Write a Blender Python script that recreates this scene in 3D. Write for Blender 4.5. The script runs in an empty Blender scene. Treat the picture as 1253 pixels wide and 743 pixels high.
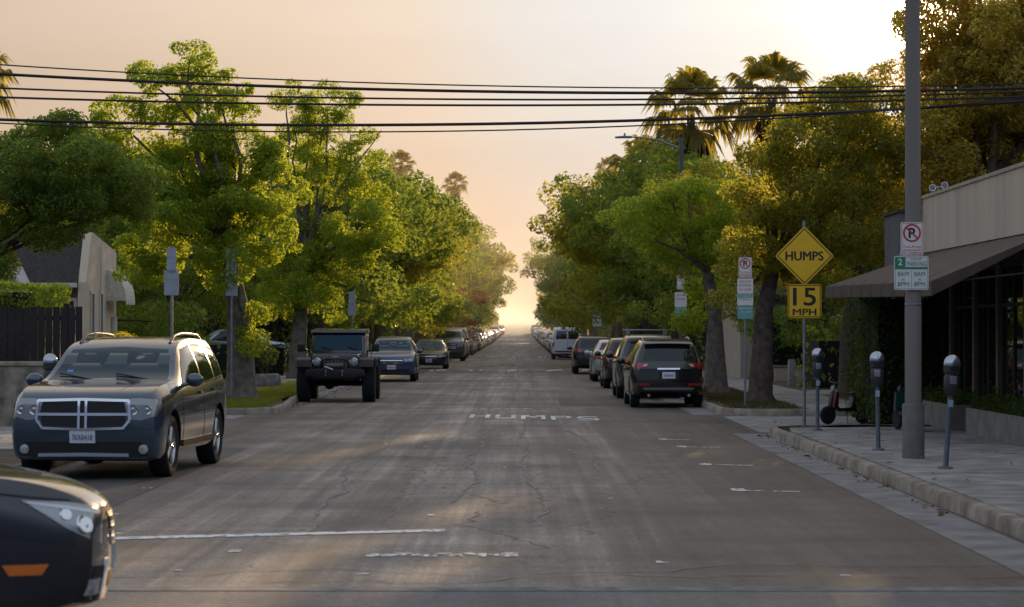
import bpy, bmesh, math, random
import numpy as np
from mathutils import Vector, Matrix
from mathutils.bvhtree import BVHTree
R = math.radians
COL = bpy.context.scene.collection
SC = bpy.context.scene

# ------------------------------------------------------------------ terrain profile: flat, then a faint rise far down the street
def zg(y):
    if y < 190: return 0.0
    t = y - 190
    if t < 200: return 0.0045*t*t/400.0
    return 0.0045*(t-100)

# ------------------------------------------------------------------ materials
MATS = {}
def nodes_of(name):
    m = bpy.data.materials.new(name); m.use_nodes = True
    nt = m.node_tree
    return m, nt, nt.nodes['Principled BSDF']
def inp(b, key, v):
    if key in b.inputs: b.inputs[key].default_value = v
def mat(name, col, rough=0.5, metal=0.0, spec=0.5, var=0.0, scale=8.0, coat=0.0, bump=0.0, bscale=60.0, emit=None):
    """Principled surface with a little procedural colour and roughness variation."""
    if name in MATS: return MATS[name]
    m, nt, b = nodes_of(name)
    c = (col[0], col[1], col[2], 1)
    inp(b, 'Base Color', c); inp(b, 'Roughness', rough); inp(b, 'Metallic', metal)
    inp(b, 'Specular IOR Level', spec); inp(b, 'Coat Weight', coat); inp(b, 'Coat Roughness', 0.04)
    if var > 0 or bump > 0:
        tc = nt.nodes.new('ShaderNodeTexCoord')
    if var > 0:
        n = nt.nodes.new('ShaderNodeTexNoise'); n.inputs['Scale'].default_value = scale; n.inputs['Detail'].default_value = 6
        nt.links.new(tc.outputs['Object'], n.inputs['Vector'])
        mx = nt.nodes.new('ShaderNodeMix'); mx.data_type = 'RGBA'
        mx.inputs[6].default_value = tuple(min(1, x*(1-var)) for x in col)+(1,)
        mx.inputs[7].default_value = tuple(min(1, x*(1+var)) for x in col)+(1,)
        mp = nt.nodes.new('ShaderNodeMapRange'); mp.inputs[1].default_value = .3; mp.inputs[2].default_value = .7
        nt.links.new(n.outputs['Fac'], mp.inputs[0]); nt.links.new(mp.outputs[0], mx.inputs[0])
        nt.links.new(mx.outputs[2], b.inputs['Base Color'])
    if bump > 0:
        n2 = nt.nodes.new('ShaderNodeTexNoise'); n2.inputs['Scale'].default_value = bscale; n2.inputs['Detail'].default_value = 4
        nt.links.new(tc.outputs['Object'], n2.inputs['Vector'])
        bp = nt.nodes.new('ShaderNodeBump'); bp.inputs['Strength'].default_value = bump; bp.inputs['Distance'].default_value = .02
        nt.links.new(n2.outputs['Fac'], bp.inputs['Height']); nt.links.new(bp.outputs[0], b.inputs['Normal'])
    if emit:
        inp(b, 'Emission Color', (emit[0], emit[1], emit[2], 1)); inp(b, 'Emission Strength', emit[3])
    MATS[name] = m
    return m

def leaf_mat(name, dark, light, trans, tfac=0.5, nscale=0.5, rough=.55):
    """Foliage: diffuse + translucent so that low sun glows through; clump-sized and leaf-sized colour variation."""
    if name in MATS: return MATS[name]
    m = bpy.data.materials.new(name); m.use_nodes = True
    nt = m.node_tree; nt.nodes.clear()
    out = nt.nodes.new('ShaderNodeOutputMaterial')
    geo = nt.nodes.new('ShaderNodeNewGeometry')
    tc = nt.nodes.new('ShaderNodeTexCoord')
    n = nt.nodes.new('ShaderNodeTexNoise'); n.inputs['Scale'].default_value = nscale; n.inputs['Detail'].default_value = 3
    nt.links.new(tc.outputs['Object'], n.inputs['Vector'])
    add = nt.nodes.new('ShaderNodeMath'); add.operation = 'MULTIPLY_ADD'; add.inputs[1].default_value = .45; 
    nt.links.new(geo.outputs['Random Per Island'], add.inputs[0])
    mp = nt.nodes.new('ShaderNodeMapRange'); mp.inputs[1].default_value = .3; mp.inputs[2].default_value = .75; mp.inputs[4].default_value = .65
    nt.links.new(n.outputs['Fac'], mp.inputs[0]); nt.links.new(mp.outputs[0], add.inputs[2])
    mx = nt.nodes.new('ShaderNodeMix'); mx.data_type = 'RGBA'
    mx.inputs[6].default_value = dark+(1,); mx.inputs[7].default_value = light+(1,)
    nt.links.new(add.outputs[0], mx.inputs[0])
    d = nt.nodes.new('ShaderNodeBsdfPrincipled'); inp(d, 'Roughness', rough); inp(d, 'Specular IOR Level', .3)
    nt.links.new(mx.outputs[2], d.inputs['Base Color'])
    t = nt.nodes.new('ShaderNodeBsdfTranslucent')
    mx2 = nt.nodes.new('ShaderNodeMix'); mx2.data_type = 'RGBA'; mx2.blend_type = 'MULTIPLY'; mx2.inputs[0].default_value = .35
    mx2.inputs[6].default_value = trans+(1,)
    nt.links.new(mx.outputs[2], mx2.inputs[7])
    t.inputs['Color'].default_value = trans+(1,)
    s = nt.nodes.new('ShaderNodeMixShader'); s.inputs[0].default_value = tfac
    nt.links.new(d.outputs[0], s.inputs[1]); nt.links.new(t.outputs[0], s.inputs[2])
    nt.links.new(s.outputs[0], out.inputs['Surface'])
    MATS[name] = m
    return m

# ------------------------------------------------------------------ object bookkeeping
def tag(o, label=None, cat=None, group=None, kind=None):
    if label: o['label'] = label
    if cat: o['category'] = cat
    if group: o['group'] = group
    if kind: o['kind'] = kind
    return o
def thing(name, label, cat, loc=(0,0,0), rz=0.0, group=None):
    o = bpy.data.objects.new(name, None); COL.objects.link(o)
    o.empty_display_size = .2
    o.location = loc; o.rotation_euler = (0,0,rz)
    return tag(o, label, cat, group)
KIDS = {}
def link_obj(name, me, parent=None, loc=(0,0,0), rot=(0,0,0)):
    o = bpy.data.objects.new(name, me); COL.objects.link(o)
    o.location = loc; o.rotation_euler = rot
    if parent is not None:
        o.parent = parent
    return o
def copy_tree(o, parent=None):
    c = o.copy(); COL.objects.link(c)
    c.parent = parent
    for ch in list(o.children): copy_tree(ch, c)
    return c
def walk(o):
    yield o
    for c in o.children: yield from walk(c)
def own_mat(o, slot, m):
    s = o.material_slots[slot]; s.link = 'OBJECT'; s.material = m

# ------------------------------------------------------------------ mesh builder
class MB:
    def __init__(s): s.v = []; s.f = []; s.mi = []; s.cur = 0
    def add(s, vs, fs):
        b = len(s.v); s.v.extend([tuple(v) for v in vs])
        for f in fs: s.f.append(tuple(i+b for i in f)); s.mi.append(s.cur)
        return s
    def box(s, c, d, rz=0.0, rx=0.0, ry=0.0, taper=1.0):
        x, y, z = d[0]/2, d[1]/2, d[2]/2
        M = Matrix.Translation(c) @ Matrix.Rotation(rz,4,'Z') @ Matrix.Rotation(ry,4,'Y') @ Matrix.Rotation(rx,4,'X')
        vs = []
        for dz, t in ((-z,1.0),(z,taper)):
            for sx, sy in ((-1,-1),(1,-1),(1,1),(-1,1)): vs.append(M @ Vector((sx*x*t, sy*y*t, dz)))
        return s.add(vs, [(3,2,1,0),(4,5,6,7),(0,1,5,4),(1,2,6,5),(2,3,7,6),(3,0,4,7)])
    def span(s, a, b): # box from corner to corner
        return s.box([(a[i]+b[i])/2 for i in range(3)], [abs(b[i]-a[i]) for i in range(3)])
    def tube(s, pts, rad, n=8, cap=True):
        pts = [Vector(p) for p in pts]
        if not hasattr(rad, '__len__'): rad = [rad]*len(pts)
        rings = []; up = None
        for i, p in enumerate(pts):
            d = (pts[min(i+1,len(pts)-1)]-pts[max(i-1,0)])
            if d.length < 1e-9: d = Vector((0,0,1))
            d.normalize()
            if up is None:
                up = Vector((0,0,1)) if abs(d.z) < .9 else Vector((1,0,0))
            a = d.cross(up)
            if a.length < 1e-4: a = d.cross(Vector((0,1,0)))
            a.normalize(); b = d.cross(a).normalized(); up = -b if False else up
            rings.append([p + a*math.cos(2*math.pi*k/n)*rad[i] + b*math.sin(2*math.pi*k/n)*rad[i] for k in range(n)])
        vs = [v for r in rings for v in r]; fs = []
        for i in range(len(pts)-1):
            for k in range(n):
                fs.append((i*n+k, i*n+(k+1)%n, (i+1)*n+(k+1)%n, (i+1)*n+k))
        if cap:
            fs.append(tuple(range(n))[::-1]); fs.append(tuple((len(pts)-1)*n+k for k in range(n)))
        return s.add(vs, fs)
    def lathe(s, prof, c=(0,0,0), axis='Z', n=24, a0=0.0):
        """prof: list of (radius, height) along the axis."""
        vs = []; fs = []
        for r, h in prof:
            for k in range(n):
                a = a0+2*math.pi*k/n; u, w = r*math.cos(a), r*math.sin(a)
                if axis == 'Z': p = (u, w, h)
                elif axis == 'X': p = (h, u, w)
                else: p = (u, h, w)
                vs.append((p[0]+c[0], p[1]+c[1], p[2]+c[2]))
        for i in range(len(prof)-1):
            for k in range(n): fs.append((i*n+k, i*n+(k+1)%n, (i+1)*n+(k+1)%n, (i+1)*n+k))
        if prof[0][0] > 1e-5: fs.append(tuple(range(n))[::-1])
        if prof[-1][0] > 1e-5: fs.append(tuple((len(prof)-1)*n+k for k in range(n)))
        return s.add(vs, fs)
    def prism(s, poly, a, b, plane='XZ'):
        """extrude a 2-D polygon: XZ along y, YZ along x, XY along z."""
        def P(u, w, t): return (u, t, w) if plane == 'XZ' else ((t, u, w) if plane == 'YZ' else (u, w, t))
        n = len(poly)
        vs = [P(u, w, a) for u, w in poly]+[P(u, w, b) for u, w in poly]
        fs = [tuple(range(n))[::-1], tuple(range(n, 2*n))]+[(i, (i+1)%n, n+(i+1)%n, n+i) for i in range(n)]
        return s.add(vs, fs)
    def sphere(s, c, r, n=12, m=8, sc=(1,1,1)):
        vs = [(c[0], c[1], c[2]-r*sc[2])]
        for i in range(1, m):
            p = -math.pi/2+math.pi*i/m
            for k in range(n):
                a = 2*math.pi*k/n
                vs.append((c[0]+r*sc[0]*math.cos(p)*math.cos(a), c[1]+r*sc[1]*math.cos(p)*math.sin(a), c[2]+r*sc[2]*math.sin(p)))
        vs.append((c[0], c[1], c[2]+r*sc[2])); fs = []
        for k in range(n): fs.append((0, 1+(k+1)%n, 1+k))
        for i in range(m-2):
            for k in range(n): fs.append((1+i*n+k, 1+i*n+(k+1)%n, 1+(i+1)*n+(k+1)%n, 1+(i+1)*n+k))
        t = len(vs)-1; b = 1+(m-2)*n
        for k in range(n): fs.append((b+k, b+(k+1)%n, t))
        return s.add(vs, fs)
    def quad(s, a, b, c, d): return s.add([a,b,c,d], [(0,1,2,3)])
    def mesh(s, name, mats, smooth=None, bevel=0.0, seg=2, recalc=True):
        me = bpy.data.meshes.new(name)
        me.from_pydata(s.v, [], s.f)
        ms = mats if isinstance(mats, (list, tuple)) else [mats]
        for m in ms: me.materials.append(m)
        me.polygons.foreach_set('material_index', s.mi)
        if recalc or bevel > 0:
            bm = bmesh.new(); bm.from_mesh(me)
            bmesh.ops.remove_doubles(bm, verts=bm.verts, dist=1e-5)
            bmesh.ops.recalc_face_normals(bm, faces=bm.faces)
            if bevel > 0:
                es = [e for e in bm.edges if len(e.link_faces) == 2 and e.calc_face_angle(0) > R(28)]
                bmesh.ops.bevel(bm, geom=es, offset=bevel, segments=seg, profile=.6, affect='EDGES', clamp_overlap=True)
            bm.to_mesh(me); bm.free()
        if smooth is not None:
            me.polygons.foreach_set('use_smooth', [True]*len(me.polygons))
            me.set_sharp_from_angle(angle=R(smooth))
        me.update()
        return me
    def build(s, name, mats, parent=None, smooth=None, bevel=0.0, seg=2, loc=(0,0,0), rot=(0,0,0), recalc=True):
        return link_obj(name, s.mesh(name, mats, smooth, bevel, seg, recalc), parent, loc, rot)

def np_mesh(name, V, F, m, smooth=False):
    """fast mesh from arrays of vertices and equal-sized faces."""
    me = bpy.data.meshes.new(name); k = F.shape[1]
    me.vertices.add(len(V)); me.vertices.foreach_set('co', np.asarray(V, dtype=np.float32).ravel())
    me.loops.add(F.size); me.loops.foreach_set('vertex_index', F.astype(np.int32).ravel())
    me.polygons.add(len(F)); me.polygons.foreach_set('loop_start', np.arange(0, F.size, k, dtype=np.int32))
    me.polygons.foreach_set('loop_total', np.full(len(F), k, dtype=np.int32))
    me.materials.append(m)
    me.update(calc_edges=True)
    if smooth: me.polygons.foreach_set('use_smooth', [True]*len(F))
    return me

_font_cache = {}
def text_mesh(s, name, m, w=None, h=None, bold=0.0, depth=0.0015):
    """text as a mesh in its own XZ plane, centred, fitted to width w / height h, facing -Y."""
    thick = bold if 'M' in s else 0.0
    if thick: bold = 0.0
    cu = bpy.data.curves.new('t', 'FONT'); cu.body = s; cu.align_x = 'CENTER'; cu.align_y = 'CENTER'
    cu.size = 1; cu.offset = bold; cu.extrude = 0.0; cu.resolution_u = 3
    o = bpy.data.objects.new('t', cu); COL.objects.link(o)
    dg = bpy.context.evaluated_depsgraph_get(); me = bpy.data.meshes.new_from_object(o.evaluated_get(dg))
    bpy.data.objects.remove(o); bpy.data.curves.remove(cu)
    me.name = name
    co = np.zeros(len(me.vertices)*3); me.vertices.foreach_get('co', co); co = co.reshape(-1,3)
    mn, mx = co.min(0), co.max(0); c = (mn+mx)/2; sz = mx-mn
    sx = (w/sz[0]) if w else None; sy = (h/sz[1]) if h else None
    if sx is None: sx = sy
    if sy is None: sy = sx
    out = np.zeros_like(co); out[:,0] = (co[:,0]-c[0])*sx; out[:,2] = (co[:,1]-c[1])*sy
    me.vertices.foreach_set('co', out.ravel()); me.materials.clear(); me.materials.append(m); me.update()
    if thick:
        k = thick*(h or w*.25)*1.6
        me = join_meshes(name, [(me, Matrix.Translation((dx, -.0004*i, dz))) for i, (dx, dz) in enumerate(((0,0),(k,0),(-k,0),(0,k*.7),(0,-k*.7)))])
    return me
def text(s, name, m, parent, loc, w=None, h=None, bold=0.0, rot=(0,0,0)):
    return link_obj(name, text_mesh(s, name, m, w, h, bold), parent, loc, rot)
def join_meshes(name, parts):
    """parts: (mesh, matrix) -> one mesh."""
    bm = bmesh.new(); mats = []
    for me, M in parts:
        t = me.copy(); t.transform(M)
        off = []
        for mm in t.materials:
            if mm not in mats: mats.append(mm)
            off.append(mats.index(mm))
        idx = [off[p.material_index] if off else 0 for p in t.polygons]
        for p, i in zip(t.polygons, idx): p.material_index = i
        bm.from_mesh(t); bpy.data.meshes.remove(t)
    me = bpy.data.meshes.new(name); bm.to_mesh(me); bm.free()
    for mm in mats: me.materials.append(mm)
    return me
# ================================================================== vehicles
def pchip(xs, ys, x):
    xs = np.asarray(xs, float); ys = np.asarray(ys, float); n = len(xs)
    h = np.diff(xs); d = np.diff(ys)/h; m = np.zeros(n)
    for i in range(1, n-1):
        if d[i-1]*d[i] > 0:
            w1 = 2*h[i]+h[i-1]; w2 = h[i]+2*h[i-1]; m[i] = (w1+w2)/(w1/d[i-1]+w2/d[i])
    m[0] = d[0]; m[-1] = d[-1]
    x = np.clip(x, xs[0], xs[-1]); i = np.clip(np.searchsorted(xs, x)-1, 0, n-2)
    t = (x-xs[i])/h[i]
    return (2*t**3-3*t**2+1)*ys[i]+(t**3-2*t**2+t)*h[i]*m[i]+(-2*t**3+3*t**2)*ys[i+1]+(t**3-t**2)*h[i]*m[i+1]
def K(lst): return [a for a, b in lst], [b for a, b in lst]

PLASTIC = mat('black_plastic', (.012,.012,.013), .6)
TYRE = mat('tyre_rubber', (.012,.012,.012), .85, var=.3, scale=20)
RIM = mat('alloy_rim', (.45,.46,.48), .28, metal=1.0)
CHROME = mat('chrome_trim', (.75,.77,.8), .12, metal=1.0)
GLASS = mat('tinted_glass', (.008,.010,.013), .03, spec=.6)
GLASSB = mat('windscreen_glass', (.006,.016,.022), .025, spec=.5)
for g_ in (GLASSB,): g_.node_tree.nodes['Principled BSDF'].inputs['Specular Tint'].default_value = (.40,.72,1,1)
LAMPG = mat('headlamp_lens', (.32,.33,.34), .08, coat=1.0, var=.5, scale=18)
TAILR = mat('tail_lamp_red', (.30,.012,.015), .12, coat=1.0)
AMBER = mat('amber_marker', (.65,.16,.02), .2, coat=.5)
PLATE = mat('number_plate_paint', (.62,.66,.72), .45, var=.12, scale=30)
PLATEINK = mat('plate_ink', (.05,.07,.2), .5)
SEAMM = mat('panel_gap', (.004,.004,.004), .8)
WELL = mat('wheel_well_dark', (.006,.006,.006), .9)

def paint(name, col, metal=.35, rough=.32):
    return mat(name, col, rough, metal=metal, coat=1.0, spec=.5)

def shell_mesh(sp, name, pm):
    """closed car body: lofted cross-sections along the length, bent nose and tail, arches cut out. Nose at +Y."""
    L, W, H = sp['L'], sp['W'], sp['H']
    st = sorted(set([0,.02,.05,.09,.14,.2,.28,.38]+list(np.arange(.5, L-.45, .09))+[L-.4,-.3+L,L-.2,L-.13,L-.08,L-.04,L-.015,L]))
    st = np.array(st)
    zt = pchip(*K(sp['top']), st); zs = pchip(*K(sp['belt']), st); zb = pchip(*K(sp['low']), st)
    hw = pchip(*K(sp['half']), st); wr = pchip(*K(sp['roofhalf']), st)
    M = 7
    secs = []
    for i in range(len(st)):
        w, b, s_, t_ = hw[i], zb[i], min(zs[i], zt[i]-.012), zt[i]
        tt = max(0.0, min(1.0, (t_-s_)/(H-s_)))
        xe = w*.90*(1-tt)+wr[i]*tt; ze = s_+(t_-s_)*.94
        hgt = s_-b
        P = [(0,b),(w*.5,b),(w*.86,b),(w*.945,b+.03),(w*.975,b+.09),(w*.985,b+.2*hgt),(w*1.0,b+.42*hgt),(w*1.0,b+.62*hgt),(w*.992,b+.80*hgt),(w*.978,b+.93*hgt),(w*.955,s_)]
        S = P[-1]
        for q in (.12,.4,.7,.92):
            bul = .028*math.sin(q*math.pi)*tt
            P.append((S[0]+(xe-S[0])*q+bul, S[1]+(ze-S[1])*q))
        P.append((xe-.012*tt, ze+(t_-ze)*.25)); P.append((xe-.05*tt-.02, ze+(t_-ze)*.6))
        for q in (.82,.6,.35,.12,0): P.append((xe*q*.96, ze+(t_-ze)*(1-.4*q*q)))
        secs.append(P)
    nP = len(secs[0]); V = []; F = []
    def bend(x, y, z):
        # y is distance from nose; bend nose and tail in plan and profile
        s = y; dy = 0
        fn = max(0.0, 1-s/sp.get('nose_len', .9)); ft = max(0.0, 1-(L-s)/sp.get('tail_len', .7))
        xr = abs(x)/(W/2)
        if fn > 0: dy += fn*(sp['nose_c']*xr**2.2+float(np.interp(z, *K(sp['nose_z']))))
        if ft > 0: dy -= ft*(sp['tail_c']*xr**2.2+float(np.interp(z, *K(sp['tail_z']))))
        return (x, L/2-(s+dy), z)
    for i, P in enumerate(secs):
        for x, z in P: V.append(bend(x, st[i], z))
        for x, z in P: V.append(bend(-x, st[i], z))
    def id_(i, side, k): return i*2*nP+side*nP+k
    for i in range(len(st)-1):
        for k in range(nP-1):
            F.append((id_(i,0,k), id_(i,0,k+1), id_(i+1,0,k+1), id_(i+1,0,k)))
            F.append((id_(i,1,k), id_(i+1,1,k), id_(i+1,1,k+1), id_(i,1,k+1)))
    for i, yv in ((0, 0.0), (len(st)-1, L)):
        cols = [[id_(i,1,k) for k in range(nP)]]
        for c in range(1, M+1):
            q = -1+2*c/(M+1); row = []
            for k in range(nP):
                x, z = secs[i][k]; V.append(bend(x*q, st[i], z)); row.append(len(V)-1)
            cols.append(row)
        cols.append([id_(i,0,k) for k in range(nP)])
        for a in range(len(cols)-1):
            for k in range(nP-1): F.append((cols[a][k], cols[a+1][k], cols[a+1][k+1], cols[a][k+1]))
    mb = MB(); mb.add(V, F)
    me = mb.mesh(name, [pm, WELL])
    bm = bmesh.new(); bm.from_mesh(me)
    bmesh.ops.dissolve_degenerate(bm, dist=1e-5, edges=bm.edges)
    bmesh.ops.recalc_face_normals(bm, faces=bm.faces); bm.to_mesh(me); bm.free()
    o = bpy.data.objects.new('t', me); COL.objects.link(o)
    cut = MB()
    ra = sp['wr']+sp.get('arch', .055)
    for yy in sp['axles']:
        for sx in (-1, 1):
            cut.cur = 1
            cut.lathe([(ra, sx*(W/2+.2)), (ra, sx*(W/2-.36))], c=(0, yy, sp['wr']+.01), axis='X', n=36)
    cme = cut.mesh('c', [pm, WELL])
    co = bpy.data.objects.new('c', cme); COL.objects.link(co)
    md = o.modifiers.new('b', 'BOOLEAN'); md.operation = 'DIFFERENCE'; md.object = co; md.solver = 'EXACT'
    dg = bpy.context.evaluated_depsgraph_get(); res = bpy.data.meshes.new_from_object(o.evaluated_get(dg))
    bpy.data.objects.remove(o); bpy.data.objects.remove(co)
    res.name = name
    if len(res.materials) < 2:
        res.materials.clear(); res.materials.append(pm); res.materials.append(WELL)
    res.polygons.foreach_set('use_smooth', [True]*len(res.polygons)); res.set_sharp_from_angle(angle=R(32))
    # the solid shape before cutting, for projecting trim on to it
    bv = BVHTree.FromPolygons([Vector(v) for v in V], F)
    return res, bv

def resample(pts, n):
    pts = [Vector(p) for p in pts]; L = [0]
    for a, b in zip(pts, pts[1:]): L.append(L[-1]+(b-a).length)
    out = []
    for i in range(n):
        t = L[-1]*i/(n-1); j = 0
        while j < len(L)-2 and t > L[j+1]: j += 1
        q = 0 if L[j+1] == L[j] else (t-L[j])/(L[j+1]-L[j])
        out.append(pts[j].lerp(pts[j+1], q))
    return out
def decal(mb, bv, side, top, bot, off=.006, nu=9, nv=5, deep=.03):
    """a patch that hugs the body: top and bottom polylines given in the plane seen from `side` (front/rear: x,z; left/right: y,z; up: x,y)."""
    A = resample(top, nu); B = resample(bot, nu); V = []; I = []
    D = {'front': Vector((0,-1,0)), 'rear': Vector((0,1,0)), 'right': Vector((-1,0,0)), 'left': Vector((1,0,0)), 'up': Vector((0,0,-1))}[side]
    for j in range(nv):
        for i in range(nu):
            p = A[i].lerp(B[i], j/(nv-1))
            o = Vector((p.x, 0, p.y)) if side in ('front','rear') else (Vector((0, p.x, p.y)) if side in ('left','right') else Vector((p.x, p.y, 0)))
            h = bv.ray_cast(o-D*8, D)
            q = h[0] if h[0] is not None else None
            V.append((q, o))
    # fill misses with the nearest hit depth
    good = [q for q, o in V if q is not None]
    if not good: return mb
    W = []
    for q, o in V:
        if q is None:
            nq = min(good, key=lambda g: (g-o-D*(g-o).dot(D)).length)
            q = o-D*(o.dot(D))+D*(nq.dot(D))
        W.append(q)
    top_v = [q-D*off for q in W]; bot_v = [q+D*deep for q in W]
    n = len(W); F = []
    for j in range(nv-1):
        for i in range(nu-1):
            a = j*nu+i; F.append((a, a+1, a+nu+1, a+nu))
    rim = [i for i in range(nu)]+[j*nu+nu-1 for j in range(1,nv)]+[(nv-1)*nu+i for i in range(nu-2,-1,-1)]+[j*nu for j in range(nv-2,0,-1)]
    for a, b in zip(rim, rim[1:]+rim[:1]): F.append((a, b, b+n, a+n))
    mb.add(top_v+bot_v, F)
    return mb
def strip(mb, bv, side, pts, w=.012, off=.003):
    """thin line hugging the body along a polyline."""
    P = [Vector(p) for p in pts]
    for a, b in zip(P, P[1:]):
        d = (b-a); n = Vector((-d.y, d.x)).normalized()*w/2; k = max(3, int(d.length/.08)+2)
        decal(mb, bv, side, [a+n, b+n], [a-n, b-n], off, k, 2, .01)
    return mb
def mir(pts): return [(-x, z) for x, z in pts]

def wheel_meshes(r, w, spokes=5, rimr=.68, knob=0):
    t = MB(); hw = w/2
    t.lathe([(r*rimr, -hw*.8),(r*.86, -hw),(r*.955, -hw*.92),(r, -hw*.6),(r, hw*.6),(r*.955, hw*.92),(r*.86, hw),(r*rimr, hw*.8),(r*rimr,-hw*.8)], axis='X', n=40)
    if knob:
        for k in range(knob):
            a = 2*math.pi*k/knob
            for sx in (-1, 1):
                t.box((sx*hw*.62, math.cos(a)*r, math.sin(a)*r), (hw*.6, .05, .05), rx=a)
                a2 = a+math.pi/knob
                t.box((sx*hw*.16, math.cos(a2)*r, math.sin(a2)*r), (hw*.26, .05, .045), rx=a2)
    tm = t.mesh('tyre', TYRE, 40)
    m = MB(); R0 = r*rimr
    m.lathe([(R0, -hw*.75),(R0*1.02, hw*.80),(R0*.95, hw*.82),(R0*.9, hw*.55),(R0*.88,-hw*.2)], axis='X', n=40)
    for k in range(spokes):
        a = 2*math.pi*k/spokes
        for da in (-.10, .10):
            c, s = math.cos(a+da), math.sin(a+da)
            m.tube([(hw*.62, c*R0*.15, s*R0*.15), (hw*.66, c*R0*.93, s*R0*.93)], [R0*.10, R0*.075], 6)
    m.lathe([(R0*.24, hw*.3),(R0*.24, hw*.70),(R0*.16, hw*.78),(0, hw*.78)], axis='X', n=16)
    m.cur = 1; m.lathe([(R0*.86, -hw*.1),(R0*.0, -hw*.1)], axis='X', n=24)
    rm = m.mesh('wheel', [RIM, WELL], 35)
    return tm, rm

def add_wheels(root, sp, spokes=5, knob=0, wm=None, steer=0.0):
    tm, rm = wm or wheel_meshes(sp['wr'], sp.get('tw', .23), spokes, sp.get('rimr', .68), knob)
    for i, yy in enumerate(sp['axles']):
        for sx in (-1, 1):
            wo = link_obj('wheel', rm, root, (sx*(sp['W']/2-sp.get('tw', .23)/2-sp.get('winset', .02)), yy, sp['wr']), (0, 0, 0 if sx > 0 else math.pi))
            if i == 0: wo.rotation_euler.z += steer
            link_obj('tyre', tm, wo)
    return tm, rm

def glazing(root, bv, sp, gm=GLASS, wsm=GLASSB):
    """windscreen, side windows, rear window from outline lists in the spec."""
    if 'ws' in sp:
        mb = MB(); decal(mb, bv, 'front', *sp['ws'], off=.004, nu=15, nv=9); mb.build('windscreen', wsm, root, 40)
    if 'rw' in sp:
        mb = MB(); decal(mb, bv, 'rear', *sp['rw'], off=.004, nu=15, nv=7); mb.build('rear_window', gm, root, 40)
    for top, bot in sp.get('sw', []):
        for side in ('left', 'right'):
            mb = MB(); decal(mb, bv, side, top, bot, off=.004, nu=9, nv=6); mb.build('side_window', gm, root, 40)
def seams(root, bv, sp):
    for pl in sp.get('doors', []):
        for side in ('left', 'right'):
            mb = MB(); strip(mb, bv, side, pl, .011); mb.build('door_seam', SEAMM, root)
def handles(root, bv, sp, m):
    for y, z in sp.get('handles', []):
        for side in ('left', 'right'):
            mb = MB(); decal(mb, bv, side, [(y-.11, z+.018), (y+.11, z+.018)], [(y-.10, z-.018), (y+.10, z-.018)], .03, 6, 3); mb.build('door_handle', m, root, 40)
def mirrors(root, sp, m):
    y, z, x = sp['mirror']
    for sx in (-1, 1):
        mb = MB(); mb.sphere((sx*(x+.13), y, z), .105, 14, 8, (1.1,.72,.85)); mb.tube([(sx*(x-.04), y+.02, z-.07), (sx*(x+.08), y, z-.04)], .03, 6)
        mb.build('mirror', m, root, 60)
def plate(root, bv, side, x, z, txt='', w=.31, h=.155):
    mb = MB(); decal(mb, bv, side, [(x-w/2, z+h/2), (x+w/2, z+h/2)], [(x-w/2, z-h/2), (x+w/2, z-h/2)], .016, 5, 3)
    o = mb.build('number_plate', PLATE, root)
    D = Vector((0,-1,0)) if side == 'front' else Vector((0,1,0))
    ys = [bv.ray_cast(Vector((x+dx, 0, z+dz))-D*8, D)[0] for dx in (-w*.3, 0, w*.3) for dz in (-h*.2, h*.2)]
    yy = (max if side == 'front' else min)([q.y for q in ys if q])
    to = text(txt or '7KRB418', 'plate_characters', PLATEINK, o, (x, yy-D.y*.0185, z-h*.05), w=w*.80, h=h*.42, rot=(0,0,math.pi if side == 'front' else 0))
    return o

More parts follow.
